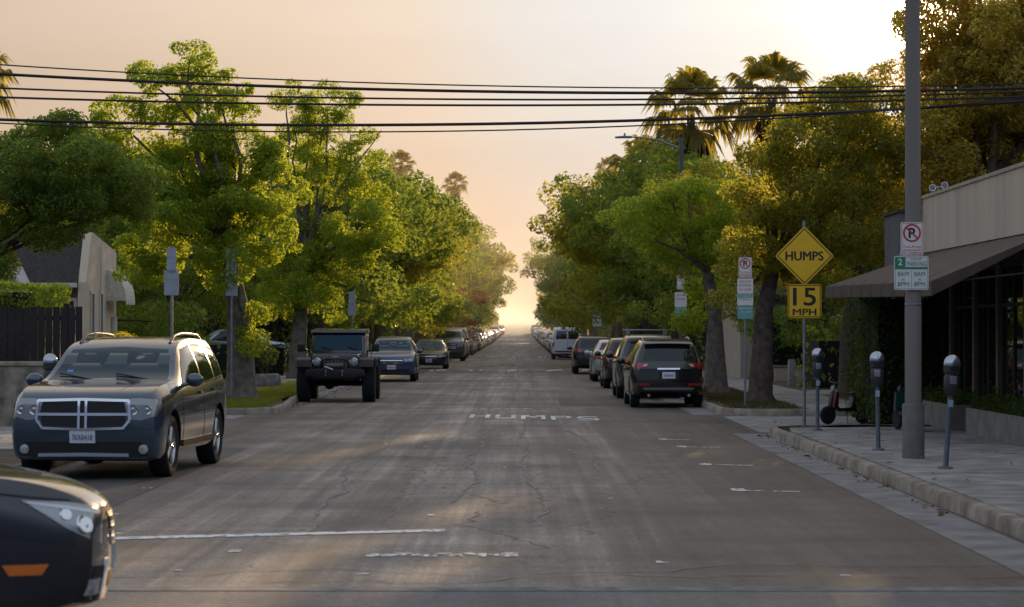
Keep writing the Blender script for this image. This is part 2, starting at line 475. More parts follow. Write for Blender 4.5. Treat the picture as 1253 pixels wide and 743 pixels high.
def spec_generic(kind):
    if kind == 'suv':   # mid-size crossover
        L, W, H = 4.55, 1.80, 1.66
        return dict(L=L, W=W, H=H, wr=.35, axles=(L/2-.92, L/2-.92-2.64),
            top=[(0,.84),(.05,.90),(.3,.99),(1.05,1.08),(1.2,1.12),(1.95,1.57),(2.3,1.63),(2.8,1.655),(3.7,1.62),(4.1,1.56),(4.42,1.12),(4.5,1.02),(4.55,.95)],
            belt=[(0,.76),(.3,.90),(1.2,1.02),(2.4,1.04),(3.9,1.09),(4.4,1.02),(4.55,.88)],
            low=[(0,.30),(.35,.24),(1,.23),(3.6,.24),(4.2,.30),(4.55,.40)],
            half=[(0,.74),(.1,.82),(.35,.875),(1,.90),(3.8,.90),(4.3,.86),(4.55,.76)],
            roofhalf=[(0,.58),(2,.60),(3.5,.60),(4.55,.56)],
            nose_c=.24, nose_z=[(.2,.05),(.5,0),(.75,.0),(1,.08)], tail_c=.14, tail_z=[(.3,.04),(.6,0),(1.0,.03),(1.6,.10)],
            ws=([(-.53,1.545),(0,1.575),(.53,1.545)], [(-.70,1.105),(0,1.125),(.70,1.105)]),
            rw=([(-.50,1.53),(0,1.545),(.50,1.53)], [(-.62,1.13),(0,1.13),(.62,1.13)]),
            sw=[([(L/2-1.95,1.50),(L/2-2.55,1.56)],[(L/2-1.42,1.07),(L/2-2.55,1.075)]), ([(L/2-2.66,1.56),(L/2-3.45,1.54)],[(L/2-2.66,1.075),(L/2-3.5,1.09)]), ([(L/2-3.55,1.53),(L/2-3.95,1.49)],[(L/2-3.58,1.095),(L/2-4.1,1.13)])],
            doors=[[(L/2-1.3,.98),(L/2-1.32,.38)],[(L/2-2.6,1.05),(L/2-2.58,.36)],[(L/2-3.5,1.07),(L/2-3.35,.6)],[(L/2-1.34,.36),(L/2-3.2,.36)]],
            handles=[(L/2-2.4,.93),(L/2-3.35,.95)], mirror=(L/2-1.45,1.10,.86))
    if kind == 'sedan':
        L, W, H = 4.75, 1.80, 1.45
        return dict(L=L, W=W, H=H, wr=.325, axles=(L/2-.95, L/2-.95-2.75),
            top=[(0,.68),(.05,.74),(.35,.84),(1.2,.95),(1.35,.98),(2.15,1.38),(2.6,1.44),(3.0,1.45),(3.5,1.40),(4.15,1.07),(4.3,1.04),(4.65,1.00),(4.75,.90)],
            belt=[(0,.60),(.35,.76),(1.35,.88),(2.5,.91),(4.0,.97),(4.6,.95),(4.75,.82)],
            low=[(0,.24),(.35,.19),(1,.18),(3.8,.19),(4.4,.25),(4.75,.38)],
            half=[(0,.72),(.1,.80),(.35,.87),(1,.90),(3.9,.90),(4.5,.85),(4.75,.76)],
            roofhalf=[(0,.55),(2.2,.57),(3.5,.56),(4.75,.5)],
            nose_c=.26, nose_z=[(.2,.05),(.45,0),(.6,.0),(.85,.1)], tail_c=.18, tail_z=[(.3,.05),(.6,0),(.9,.02),(1.2,.05)],
            ws=([(-.50,1.37),(0,1.395),(.50,1.37)], [(-.70,.975),(0,.995),(.70,.975)]),
            rw=([(-.48,1.37),(0,1.385),(.48,1.37)], [(-.63,1.075),(0,1.075),(.63,1.075)]),
            sw=[([(L/2-2.12,1.32),(L/2-2.7,1.37)],[(L/2-1.6,.93),(L/2-2.7,.94)]), ([(L/2-2.8,1.37),(L/2-3.35,1.33)],[(L/2-2.8,.945),(L/2-3.75,.99)])],
            doors=[[(L/2-1.45,.86),(L/2-1.45,.32)],[(L/2-2.75,.92),(L/2-2.73,.3)],[(L/2-3.7,.94),(L/2-3.4,.6)],[(L/2-1.45,.3),(L/2-3.2,.3)]],
            handles=[(L/2-2.55,.80),(L/2-3.5,.82)], mirror=(L/2-1.6,.97,.86))
    if kind == 'van':
        L, W, H = 5.4, 2.0, 2.1
        return dict(L=L, W=W, H=H, wr=.37, axles=(L/2-.9, L/2-.9-3.4),
            top=[(0,.95),(.05,1.02),(.3,1.14),(.9,1.24),(1.05,1.28),(1.75,1.98),(2.1,2.08),(2.7,2.10),(4.8,2.08),(5.2,2.03),(5.34,1.9),(5.4,1.6)],
            belt=[(0,.85),(.3,1.02),(1.0,1.16),(2,1.2),(5.0,1.22),(5.4,1.15)],
            low=[(0,.34),(.35,.28),(1,.28),(4.6,.3),(5.4,.40)],
            half=[(0,.86),(.1,.93),(.35,.98),(1,1.0),(5.0,1.0),(5.3,.97),(5.4,.92)],
            roofhalf=[(0,.78),(2,.80),(5.2,.82),(5.4,.80)],
            nose_c=.16, nose_z=[(.2,.03),(.7,0),(1.2,.06)], tail_c=.05, tail_z=[(.3,.02),(.6,0),(1.9,.06)],
            ws=([(-.72,1.92),(0,1.94),(.72,1.92)], [(-.84,1.28),(0,1.30),(.84,1.28)]),
            rw=([(-.70,1.86),(-.05,1.86)], [(-.74,1.32),(-.05,1.32)]),
            sw=[([(L/2-1.75,1.86),(L/2-2.4,1.9)],[(L/2-1.25,1.3),(L/2-2.4,1.3)]), ([(L/2-2.6,1.9),(L/2-3.7,1.9)],[(L/2-2.6,1.32),(L/2-3.7,1.32)]), ([(L/2-3.85,1.9),(L/2-5.0,1.88)],[(L/2-3.85,1.32),(L/2-5.05,1.32)])],
            doors=[[(L/2-1.15,1.1),(L/2-1.2,.5)],[(L/2-2.5,1.2),(L/2-2.5,.4)],[(L/2-3.78,1.2),(L/2-3.78,.45)]],
            handles=[(L/2-2.3,1.08)], mirror=(L/2-1.3,1.36,.95))
    if kind == 'durango':
        L, W, H = 5.07, 1.925, 1.78
        return dict(L=L, W=W, H=H, wr=.395, tw=.26, rimr=.66, axles=(L/2-.93, L/2-.93-3.04),
            top=[(0,1.01),(.04,1.065),(.12,1.10),(.4,1.145),(1.3,1.215),(1.45,1.25),(2.25,1.675),(2.6,1.74),(3.2,1.775),(4.1,1.75),(4.6,1.68),(4.9,1.22),(5.0,1.08),(5.07,1.0)],
            belt=[(0,.86),(.14,.98),(.4,1.05),(1.45,1.13),(2.5,1.14),(4.3,1.19),(4.9,1.12),(5.07,.95)],
            low=[(0,.265),(.15,.235),(.5,.25),(1,.27),(4.2,.28),(4.7,.34),(5.07,.46)],
            half=[(0,.885),(.06,.925),(.2,.95),(.5,.958),(1,.962),(4.3,.962),(4.8,.92),(5.07,.82)],
            roofhalf=[(0,.68),(2.2,.70),(4.2,.69),(5.07,.62)],
            nose_len=.8, nose_c=.12, nose_z=[(.25,.05),(.45,.015),(.62,.0),(.98,.03),(1.1,.09)], tail_c=.14, tail_z=[(.3,.04),(.6,0),(1.1,.03),(1.7,.1)],
            ws=([(-.62,1.655),(0,1.69),(.62,1.655)], [(-.78,1.215),(0,1.245),(.78,1.215)]),
            rw=([(-.54,1.62),(0,1.65),(.54,1.62)], [(-.66,1.22),(0,1.22),(.66,1.22)]),
            sw=[([(L/2-2.25,1.61),(L/2-2.86,1.675)],[(L/2-1.66,1.165),(L/2-2.86,1.17)]), ([(L/2-2.96,1.68),(L/2-3.72,1.67)],[(L/2-2.96,1.172),(L/2-3.78,1.19)]), ([(L/2-3.84,1.665),(L/2-4.45,1.60)],[(L/2-3.88,1.195),(L/2-4.6,1.23)])],
            doors=[[(L/2-1.5,1.09),(L/2-1.52,.42)],[(L/2-2.9,1.15),(L/2-2.88,.40)],[(L/2-3.82,1.17),(L/2-3.7,.66)],[(L/2-1.52,.40),(L/2-3.5,.40)]],
            handles=[(L/2-2.68,1.03),(L/2-3.6,1.05)], mirror=(L/2-1.72,1.21,.93))

SEATM = mat('cabin_shape', (.017,.025,.030), .05); CABL = mat('cabin_daylight_tint', (.055,.070,.070), .05)
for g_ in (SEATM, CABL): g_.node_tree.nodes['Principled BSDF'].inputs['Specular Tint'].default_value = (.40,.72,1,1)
def cabin(root, bv, z0, z1, xs, light=True):
    """seat backs, head rests, mirror and rear-window brightness as flat patches on the windscreen."""
    w = [c for c in root.children if c.name.startswith('windscreen')][0]; h = z1-z0
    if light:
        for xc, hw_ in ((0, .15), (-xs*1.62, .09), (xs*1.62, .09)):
            mb = MB(); decal(mb, bv, 'front', [(xc-hw_*.8,z0+h*.74),(xc+hw_*.8,z0+h*.74)], [(xc-hw_,z0+h*.40),(xc+hw_,z0+h*.40)], .0055, 5, 4, .001); mb.build('daylight_patch', CABL, w, 40)  # daylight through the rear window, put in as paler patches
    for s in (-1, 1):
        mb = MB(); x = s*xs
        decal(mb, bv, 'front', [(x-.07,z0+h*.74),(x+.07,z0+h*.74)], [(x-.13,z0+h*.62),(x+.13,z0+h*.62)], .0065, 5, 3, .001)
        decal(mb, bv, 'front', [(x-.13,z0+h*.62),(x+.13,z0+h*.62)], [(x-.12,z0+h*.46),(x+.12,z0+h*.46)], .0065, 5, 3, .001)
        decal(mb, bv, 'front', [(x-.17,z0+h*.44),(x+.17,z0+h*.44)], [(x-.27,z0+h*.20),(x+.27,z0+h*.20)], .0065, 6, 3, .001)
        mb.build('seat', SEATM, w, 40)
    mb = MB(); decal(mb, bv, 'front', [(-.11,z1-h*.10),(.11,z1-h*.10)], [(-.11,z1-h*.22),(.11,z1-h*.22)], .007, 4, 2, .001); mb.build('rear_view_mirror', SEATM, w)
    mb = MB(); decal(mb, bv, 'front', [(-xs*1.7,z0+h*.14),(0,z0+h*.17),(xs*1.7,z0+h*.14)], [(-xs*1.8,z0+h*.02),(0,z0+h*.04),(xs*1.8,z0+h*.02)], .006, 9, 3, .001); mb.build('dashboard', SEATM, w)
# ------------------------------------------------------------------ complete cars
def std_front(root, bv, sp, hl, gr, low, grm=PLASTIC, pl=None, chrome_bar=True):
    """hl (x0,x1,z0,z1), grille (x,z0,z1), lower intake (x,z0,z1)."""
    x0, x1, z0, z1 = hl
    for s in (-1, 1):
        top = [(x0, z1-.03), (x1, z1)]; bot = [(x0, z0), (x1, z0+.06)]
        if s < 0: top, bot = mir(top), mir(bot)
        mb = MB(); decal(mb, bv, 'front', top, bot, .008, 8, 5); mb.build('headlight', LAMPG, root, 50)
    mb = MB(); decal(mb, bv, 'front', [(-gr[0], gr[2]), (gr[0], gr[2])], [(-gr[0]*.9, gr[1]), (gr[0]*.9, gr[1])], .007, 9, 4)
    g = mb.build('grille', grm, root, 50)
    if chrome_bar:
        mb = MB()
        for q in (.25, .55, .85):
            z = gr[1]+(gr[2]-gr[1])*q
            decal(mb, bv, 'front', [(-gr[0]*.92, z+.012), (gr[0]*.92, z+.012)], [(-gr[0]*.92, z-.012), (gr[0]*.92, z-.012)], .016, 9, 2)
        mb.build('grille_bar', CHROME, g, 50)
    mb = MB(); decal(mb, bv, 'front', [(-low[0], low[2]), (low[0], low[2])], [(-low[0]*.94, low[1]), (low[0]*.94, low[1])], .007, 11, 4)
    mb.build('bumper', PLASTIC, root, 50)
    if pl: plate(root, bv, 'front', 0, pl)
def std_rear(root, bv, sp, tl, low, pl, strip_z=None):
    x0, x1, z0, z1 = tl
    for s in (-1, 1):
        top = [(x0, z1), (x1, z1)]; bot = [(x0+.03, z0+.03), (x1, z0)]
        side = [(y, z) for y, z in ((-sp['L']/2+.02, z1), (-sp['L']/2+.30, z1-.01))], [(y, z) for y, z in ((-sp['L']/2+.02, z0), (-sp['L']/2+.22, z0+.03))]
        if s < 0: top, bot = mir(top), mir(bot)
        mb = MB(); decal(mb, bv, 'rear', top, bot, .009, 8, 4); mb.build('tail_light', TAILR, root, 50)
    mb = MB(); decal(mb, bv, 'rear', [(-low[0], low[2]), (low[0], low[2])], [(-low[0]*.94, low[1]), (low[0]*.94, low[1])], .008, 11, 3)
    mb.build('bumper', PLASTIC, root, 50)
    plate(root, bv, 'rear', 0, pl)
    if strip_z:
        mb = MB(); decal(mb, bv, 'rear', [(-.26, strip_z+.018), (.26, strip_z+.018)], [(-.26, strip_z-.018), (.26, strip_z-.018)], .02, 8, 2)
        mb.build('tailgate_trim', CHROME, root, 50)
def rails(root, bv, y0, y1, x, m=CHROME, cross=()):
    for s in (-1, 1):
        pts = []
        for k in range(9):
            y = y0+(y1-y0)*k/8; h = bv.ray_cast(Vector((s*x, y, 4)), Vector((0,0,-1)))
            z = h[0].z if h[0] else 1.6
            pts.append((s*x, y, z+(.055 if 0 < k < 8 else .0)))
        mb = MB(); mb.tube(pts, .019, 8); mb.build('roof_rail', m, root, 60)
    for y in cross:
        h = bv.ray_cast(Vector((x, y, 4)), Vector((0,0,-1))); z = h[0].z+.075
        mb = MB(); mb.box((0, y, z), (2*x+.16, .07, .03)); mb.build('roof_rack', mat('rack_grey', (.35,.36,.38), .4, metal=.6), root, 40, .008)

def make_car(kind, name, label, cat, pm, spokes=6, detail=True, rear=True, front=True, group=None, sx=(1,1,1)):
    root = thing(name, label, cat, group=group)
    sp = spec_generic(kind); me, bv = shell_mesh(sp, 'body', pm)
    link_obj('body', me, root)
    glazing(root, bv, sp)
    if kind == 'van':
        mb = MB(); decal(mb, bv, 'rear', mir([(-.05,1.86),(-.70,1.86)]), mir([(-.05,1.32),(-.74,1.32)]), .004, 7, 5); mb.build('rear_window', GLASS, root, 40)
        mb = MB(); strip(mb, bv, 'rear', [(0,1.98),(0,.5)], .012); mb.build('door_seam', SEAMM, root)
    add_wheels(root, sp, spokes)
    if detail:
        seams(root, bv, sp); handles(root, bv, sp, pm)
    mirrors(root, sp, pm)
    if kind == 'suv':
        if front: std_front(root, bv, sp, (.45,.80,.70,.86), (.44,.62,.80), (.66,.28,.46), pl=.53)
        if rear: std_rear(root, bv, sp, (.52,.86,.92,1.07), (.74,.40,.56), .80, .95)
    elif kind == 'sedan':
        if front: std_front(root, bv, sp, (.44,.80,.57,.71), (.42,.48,.66), (.66,.22,.36), pl=.42)
        if rear: std_rear(root, bv, sp, (.42,.82,.76,.90), (.66,.30,.40), .66, None)
    elif kind == 'van':
        if front: std_front(root, bv, sp, (.55,.90,.74,.94), (.52,.72,.94), (.8,.36,.56), pl=.62)
        if rear: std_rear(root, bv, sp, (.84,.97,.80,1.15), (.92,.38,.56), .74, None)
    elif kind == 'durango':
        if front: std_front(root, bv, sp, (.55,.86,.76,1.0), (.5,.62,.98), (.8,.30,.5), pl=.56)
        if rear: std_rear(root, bv, sp, (.5,.9,.95,1.10), (.8,.40,.56), .82, 1.0)
    return root, sp, bv

# ---------------------------------------------------- grey seven-seat SUV, nose on (front left of the photo)
def make_grey_suv():
    pm = paint('gunmetal_paint', (.050,.080,.110), .5, .22)
    root = thing('parked_suv', 'large gunmetal grey SUV with chrome crosshair grille parked by stone wall', 'SUV')
    sp = spec_generic('durango'); me, bv = shell_mesh(sp, 'body', pm); link_obj('body', me, root)
    glazing(root, bv, sp); add_wheels(root, sp, 5); seams(root, bv, sp); handles(root, bv, sp, pm); mirrors(root, sp, pm)
    # window surround and pillars in black, hood creases
    for s in (-1, 1):
        P = [(.50,1.005),(.70,1.02),(.90,1.00)]; Q = [(.565,.76),(.72,.745),(.905,.80)]
        if s < 0: P, Q = mir(P), mir(Q)
        mb = MB(); decal(mb, bv, 'front', P, Q, .010, 12, 7); h = mb.build('headlight', mat('headlamp_bowl', (.26,.27,.28), .14, metal=.5, coat=1.0), root, 50)
        for cx, r in ((.62,.065), (.79,.058)):
            hp = bv.ray_cast(Vector((s*cx,8,.875)), Vector((0,-1,0)))[0]; mb = MB(); mb.lathe([(r,.008),(r*.95,.016),(r*.8,.012),(r*.35,.014),(0,.02)], c=(hp.x,hp.y,hp.z), axis='Y', n=20); mb.build('lamp_bulb', CHROME, h, 50)
    # grille: dark openings, chrome frame and crosshair
    mb = MB(); decal(mb, bv, 'front', [(-.545,.985),(0,1.0),(.545,.985)], [(-.52,.66),(0,.64),(.52,.66)], .006, 13, 6)
    g = mb.build('grille', mat('grille_void', (.006,.006,.007), .5), root, 50)
    mb = MB()
    def bar(a, b, w):
        A, B = Vector(a), Vector(b); n = Vector((-(B-A).y, (B-A).x)).normalized()*w/2
        decal(mb, bv, 'front', [A+n, B+n], [A-n, B-n], .026, 9, 2, .02)
    bar((-.57,.99),(0,1.005),.034); bar((0,1.005),(.57,.99),.034)
    bar((-.585,.75),(-.57,.99),.03); bar((.585,.75),(.57,.99),.03)
    bar((-.585,.75),(-.50,.645),.03); bar((.585,.75),(.50,.645),.03)
    bar((-.51,.65),(0,.635),.03); bar((0,.635),(.51,.65),.03)
    bar((-.57,.82),(.57,.82),.034); bar((-.045,.645),(-.045,.995),.03); bar((.045,.645),(.045,.995),.03)
    mb.build('grille_frame', CHROME, g, 50)
    mb = MB()
    for z in (.70,.73,.76,.86,.89,.92,.95): decal(mb, bv, 'front', [(-.53,z+.006),(.53,z+.006)], [(-.53,z-.006),(.53,z-.006)], .012, 11, 2, .01)
    mb.build('grille_slats', PLASTIC, g)
    mb = MB(); decal(mb, bv, 'front', [(-.72,.475),(0,.485),(.72,.475)], [(-.80,.30),(0,.275),(.80,.30)], .008, 13, 5); bp = mb.build('bumper', PLASTIC, root, 50)
    mb = MB(); decal(mb, bv, 'front', [(-.56,.335),(0,.345),(.56,.335)], [(-.57,.295),(0,.30),(.57,.295)], .030, 13, 3); mb.build('bumper_trim', mat('satin_trim', (.42,.50,.58), .3, metal=.3), bp, 50)
    for s in (-1, 1):
        mb = MB(); c = bv.ray_cast(Vector((s*.745,8,.385)), Vector((0,-1,0)))[0]
        mb.lathe([(.062,.0),(.058,.022),(.03,.03),(0,.032)], c=(c.x, c.y, c.z), axis='Y', n=20); mb.build('fog_light', LAMPG, root, 50)
    plate(root, bv, 'front', .0, .545, w=.32, h=.16)
    mb = MB(); decal(mb, bv, 'front', [(-.2,.47),(.2,.47)], [(-.2,.45),(.2,.45)], .012, 4, 2); mb.build('plate_bracket', PLASTIC, root)
    rails(root, bv, .2, -1.9, .60, mat('rail_dark', (.09,.09,.095), .35, metal=.7))
    mb = MB()
    for s in (-1, 1):
        strip(mb, bv, 'up', [(s*.42, 2.3), (s*.52, 1.25)], .014, .004)
    mb.build('hood_crease', pm, root)
    mb = MB()
    for a in ((-.62,1.10),(.12,1.10)): mb.tube([(a[0]+.1, 1.16, 1.225), (a[0]+.55, 1.02, 1.30)], .010, 6)
    mb.build('wiper', PLASTIC, root)
    mb = MB(); decal(mb, bv, 'front', [(.52,1.36),(.60,1.36)], [(.52,1.31),(.60,1.31)], .007, 2, 2, .002); mb.build('windscreen_sticker', mat('blue_sticker', (.05,.25,.5), .4), root)
    for s in ('left','right'):
        mb = MB(); decal(mb, bv, s, [(1.05,.44),(-1.1,.44)], [(1.05,.36),(-1.1,.36)], .02, 14, 3); mb.build('sill_trim', PLASTIC, root, 50)
        mb = MB(); strip(mb, bv, s, [(.85,1.155),(-.9,1.17),(-1.95,1.225)], .02, .010); mb.build('window_trim', CHROME, root, 50)
    cabin(root, bv, 1.24, 1.67, .38)
    return root

# ---------------------------------------------------- dark crossover crossing in the foreground
def make_front_car():
    pm = paint('midnight_blue_paint', (.010,.013,.02), .2, .22)
    root = thing('crossing_car', 'dark blue car nose with orange side marker entering at street corner', 'car')
    sp = spec_generic('suv'); sp['axles'] = (sp['L']/2-1.16, sp['L']/2-1.16-2.5); me, bv = shell_mesh(sp, 'body', pm); link_obj('body', me, root)
    glazing(root, bv, sp); add_wheels(root, sp, 6); seams(root, bv, sp); handles(root, bv, sp, pm); mirrors(root, sp, pm)
    L = sp['L']/2
    for side, s in (('right', 1), ('left', -1)):
        mb = MB()
        decal(mb, bv, side, [(L-.56,.905),(L-.30,.885),(L-.09,.845)], [(L-.52,.885),(L-.30,.74),(L-.09,.63)], .010, 22, 8)
        h = mb.build('headlight', mat('headlamp_clear', (.30,.32,.34), .12, metal=.8, coat=1.0), root, 50)
        for k, (y, z, r) in enumerate(((L-.20,.755,.052),(L-.31,.815,.036))):
            hp = bv.ray_cast(Vector((s*8,y,z)), Vector((-s,0,0))); nn = hp[1]; hp = hp[0]; nn = nn if nn.x*s > 0 else -nn
            mb = MB(); mb.lathe([(r*1.15,.004),(r,.013),(r*.75,.009),(r*.3,.012),(0,.016)], axis='Z', n=20); o = mb.build('lamp_bulb', CHROME, h, 50, loc=hp); o.rotation_euler = nn.to_track_quat('Z','Y').to_euler()
        mb = MB(); decal(mb, bv, side, [(L-.52,.893),(L-.30,.865),(L-.10,.825)], [(L-.52,.887),(L-.30,.848),(L-.10,.802)], .014, 20, 2, .004); mb.build('lamp_strip', mat('lamp_strip', (.75,.76,.78), .2), h, 50)
        mb = MB(); decal(mb, bv, side, [(L-.40,.545),(L-.66,.545)], [(L-.44,.485),(L-.62,.485)], .010, 7, 3); mb.build('side_marker', AMBER, root, 50)
        P = [(.52,.50),(.82,.52)]; Q = [(.54,.30),(.80,.32)]
        if s < 0: P, Q = mir(P), mir(Q)
        mb = MB(); decal(mb, bv, 'front', P, Q, .007, 7, 5); b = mb.build('fog_lamp_recess', PLASTIC, root, 50)
        mb = MB(); decal(mb, bv, 'front', [(s*.68-.06,.44),(s*.68+.06,.44)], [(s*.68-.06,.35),(s*.68+.06,.35)], .02, 6, 5); mb.build('fog_light', LAMPG, b, 50)
        mb = MB(); decal(mb, bv, 'front', [(s*.50-.025,.54),(s*.50+.025,.54)], [(s*.53-.025,.29),(s*.53+.025,.29)], .016, 3, 6); mb.build('bumper_trim', CHROME, b, 50)
        mb = MB(); decal(mb, bv, side, [(L-.28,.895),(L-1.0,.985)], [(L-.28,.885),(L-1.0,.975)], .002, 14, 2, .01); mb.build('hood_seam', SEAMM, root)
    mb = MB(); decal(mb, bv, 'front', [(-.40,.80),(.40,.80)], [(-.34,.60),(.34,.60)], .008, 9, 4); g = mb.build('grille', PLASTIC, root, 50)
    mb = MB()
    for z in (.64,.70,.76): decal(mb, bv, 'front', [(-.37,z+.015),(.37,z+.015)], [(-.37,z-.015),(.37,z-.015)], .016, 9, 2)
    mb.build('grille_bar', CHROME, g, 50)
    mb = MB(); decal(mb, bv, 'front', [(-.46,.46),(.46,.46)], [(-.46,.28),(.46,.28)], .007, 9, 3); mb.build('bumper', PLASTIC, root, 50)
    plate(root, bv, 'front', 0, .52)
    return root

# ---------------------------------------------------- black crossover, tail on (front right of the photo)
def make_black_crossover():
    pm = paint('black_paint', (.012,.011,.011), .2, .22)
    root = thing('parked_crossover', 'black crossover seen from behind with red tail lights, last in right kerb row', 'SUV')
    sp = spec_generic('suv'); me, bv = shell_mesh(sp, 'body', pm); link_obj('body', me, root)
    glazing(root, bv, sp); add_wheels(root, sp, 7); seams(root, bv, sp); handles(root, bv, sp, pm); mirrors(root, sp, pm)
    std_front(root, bv, sp, (.45,.80,.70,.86), (.44,.62,.80), (.66,.28,.46), pl=.53)
    L = -sp['L']/2
    for s, side in ((1,'right'), (-1,'left')):
        P = [(.50,1.075),(.70,1.085),(.87,1.06)]; Q = [(.56,.985),(.70,.96),(.88,.93)]
        if s < 0: P, Q = mir(P), mir(Q)
        mb = MB(); decal(mb, bv, 'rear', P, Q, .012, 10, 5)
        decal(mb, bv, side, [(L+.16,1.06),(L+.46,1.05)], [(L+.14,.94),(L+.34,.98)], .010, 8, 4)
        t = mb.build('tail_light', TAILR, root, 50)
        mb = MB(); P = [(.47,1.06),(.60,1.06)]; Q = [(.54,.99),(.60,.985)]
        if s < 0: P, Q = mir(P), mir(Q)
        decal(mb, bv, 'rear', P, Q, .018, 5, 3); mb.build('reversing_lamp', mat('pink_lens', (.55,.30,.30), .15, coat=1), t, 50)
        P = [(.46,.60),(.76,.60)]; Q = [(.46,.54),(.76,.54)]
        if s < 0: P, Q = mir(P), mir(Q)
        mb = MB(); decal(mb, bv, 'rear', P, Q, .012, 6, 2); mb.build('reflector', mat('reflector_red', (.28,.03,.012), .25), root, 50)
    mb = MB(); decal(mb, bv, 'rear', [(-.27,.965),(.27,.965)], [(-.27,.925),(.27,.925)], .022, 8, 3); mb.build('tailgate_trim', CHROME, root, 50)
    mb = MB(); decal(mb, bv, 'rear', [(-.62,.495),(.62,.495)], [(-.58,.44),(.58,.44)], .020, 11, 3); mb.build('bumper_trim', mat('brushed_metal', (.30,.31,.33), .35, metal=.8), root, 50)
    mb = MB(); decal(mb, bv, 'rear', [(-.70,.43),(.70,.43)], [(-.66,.32),(.66,.32)], .010, 11, 3); mb.build('bumper', PLASTIC, root, 50)
    mb = MB(); decal(mb, bv, 'rear', [(-.25,.885),(.25,.885)], [(-.22,.69),(.22,.69)], .004, 7, 4); mb.build('plate_recess', PLASTIC, root, 50)
    plate(root, bv, 'rear', 0, .79, w=.31, h=.155)
    rails(root, bv, .35, -1.35, .56, mat('rail_silver', (.6,.6,.6), .25, metal=1))
    mb = MB(); mb.tube([(.12, L+.33, 1.2), (-.22, L+.27, 1.16)], .012, 6); mb.build('wiper', PLASTIC, root)
    mb = MB(); mb.box((0, L+.40, 1.625), (1.15, .22, .03), rx=R(-6)); mb.build('roof_spoiler', pm, root, 40, .01)
    for s in (-1, 1):
        mb = MB(); mb.lathe([(.035,-.05),(.035,.04),(.03,.04),(.03,-.02),(0,-.02)], c=(s*.48, L+.05, .31), axis='Y', n=16); mb.build('exhaust_pipe', CHROME, root, 50)
    return root

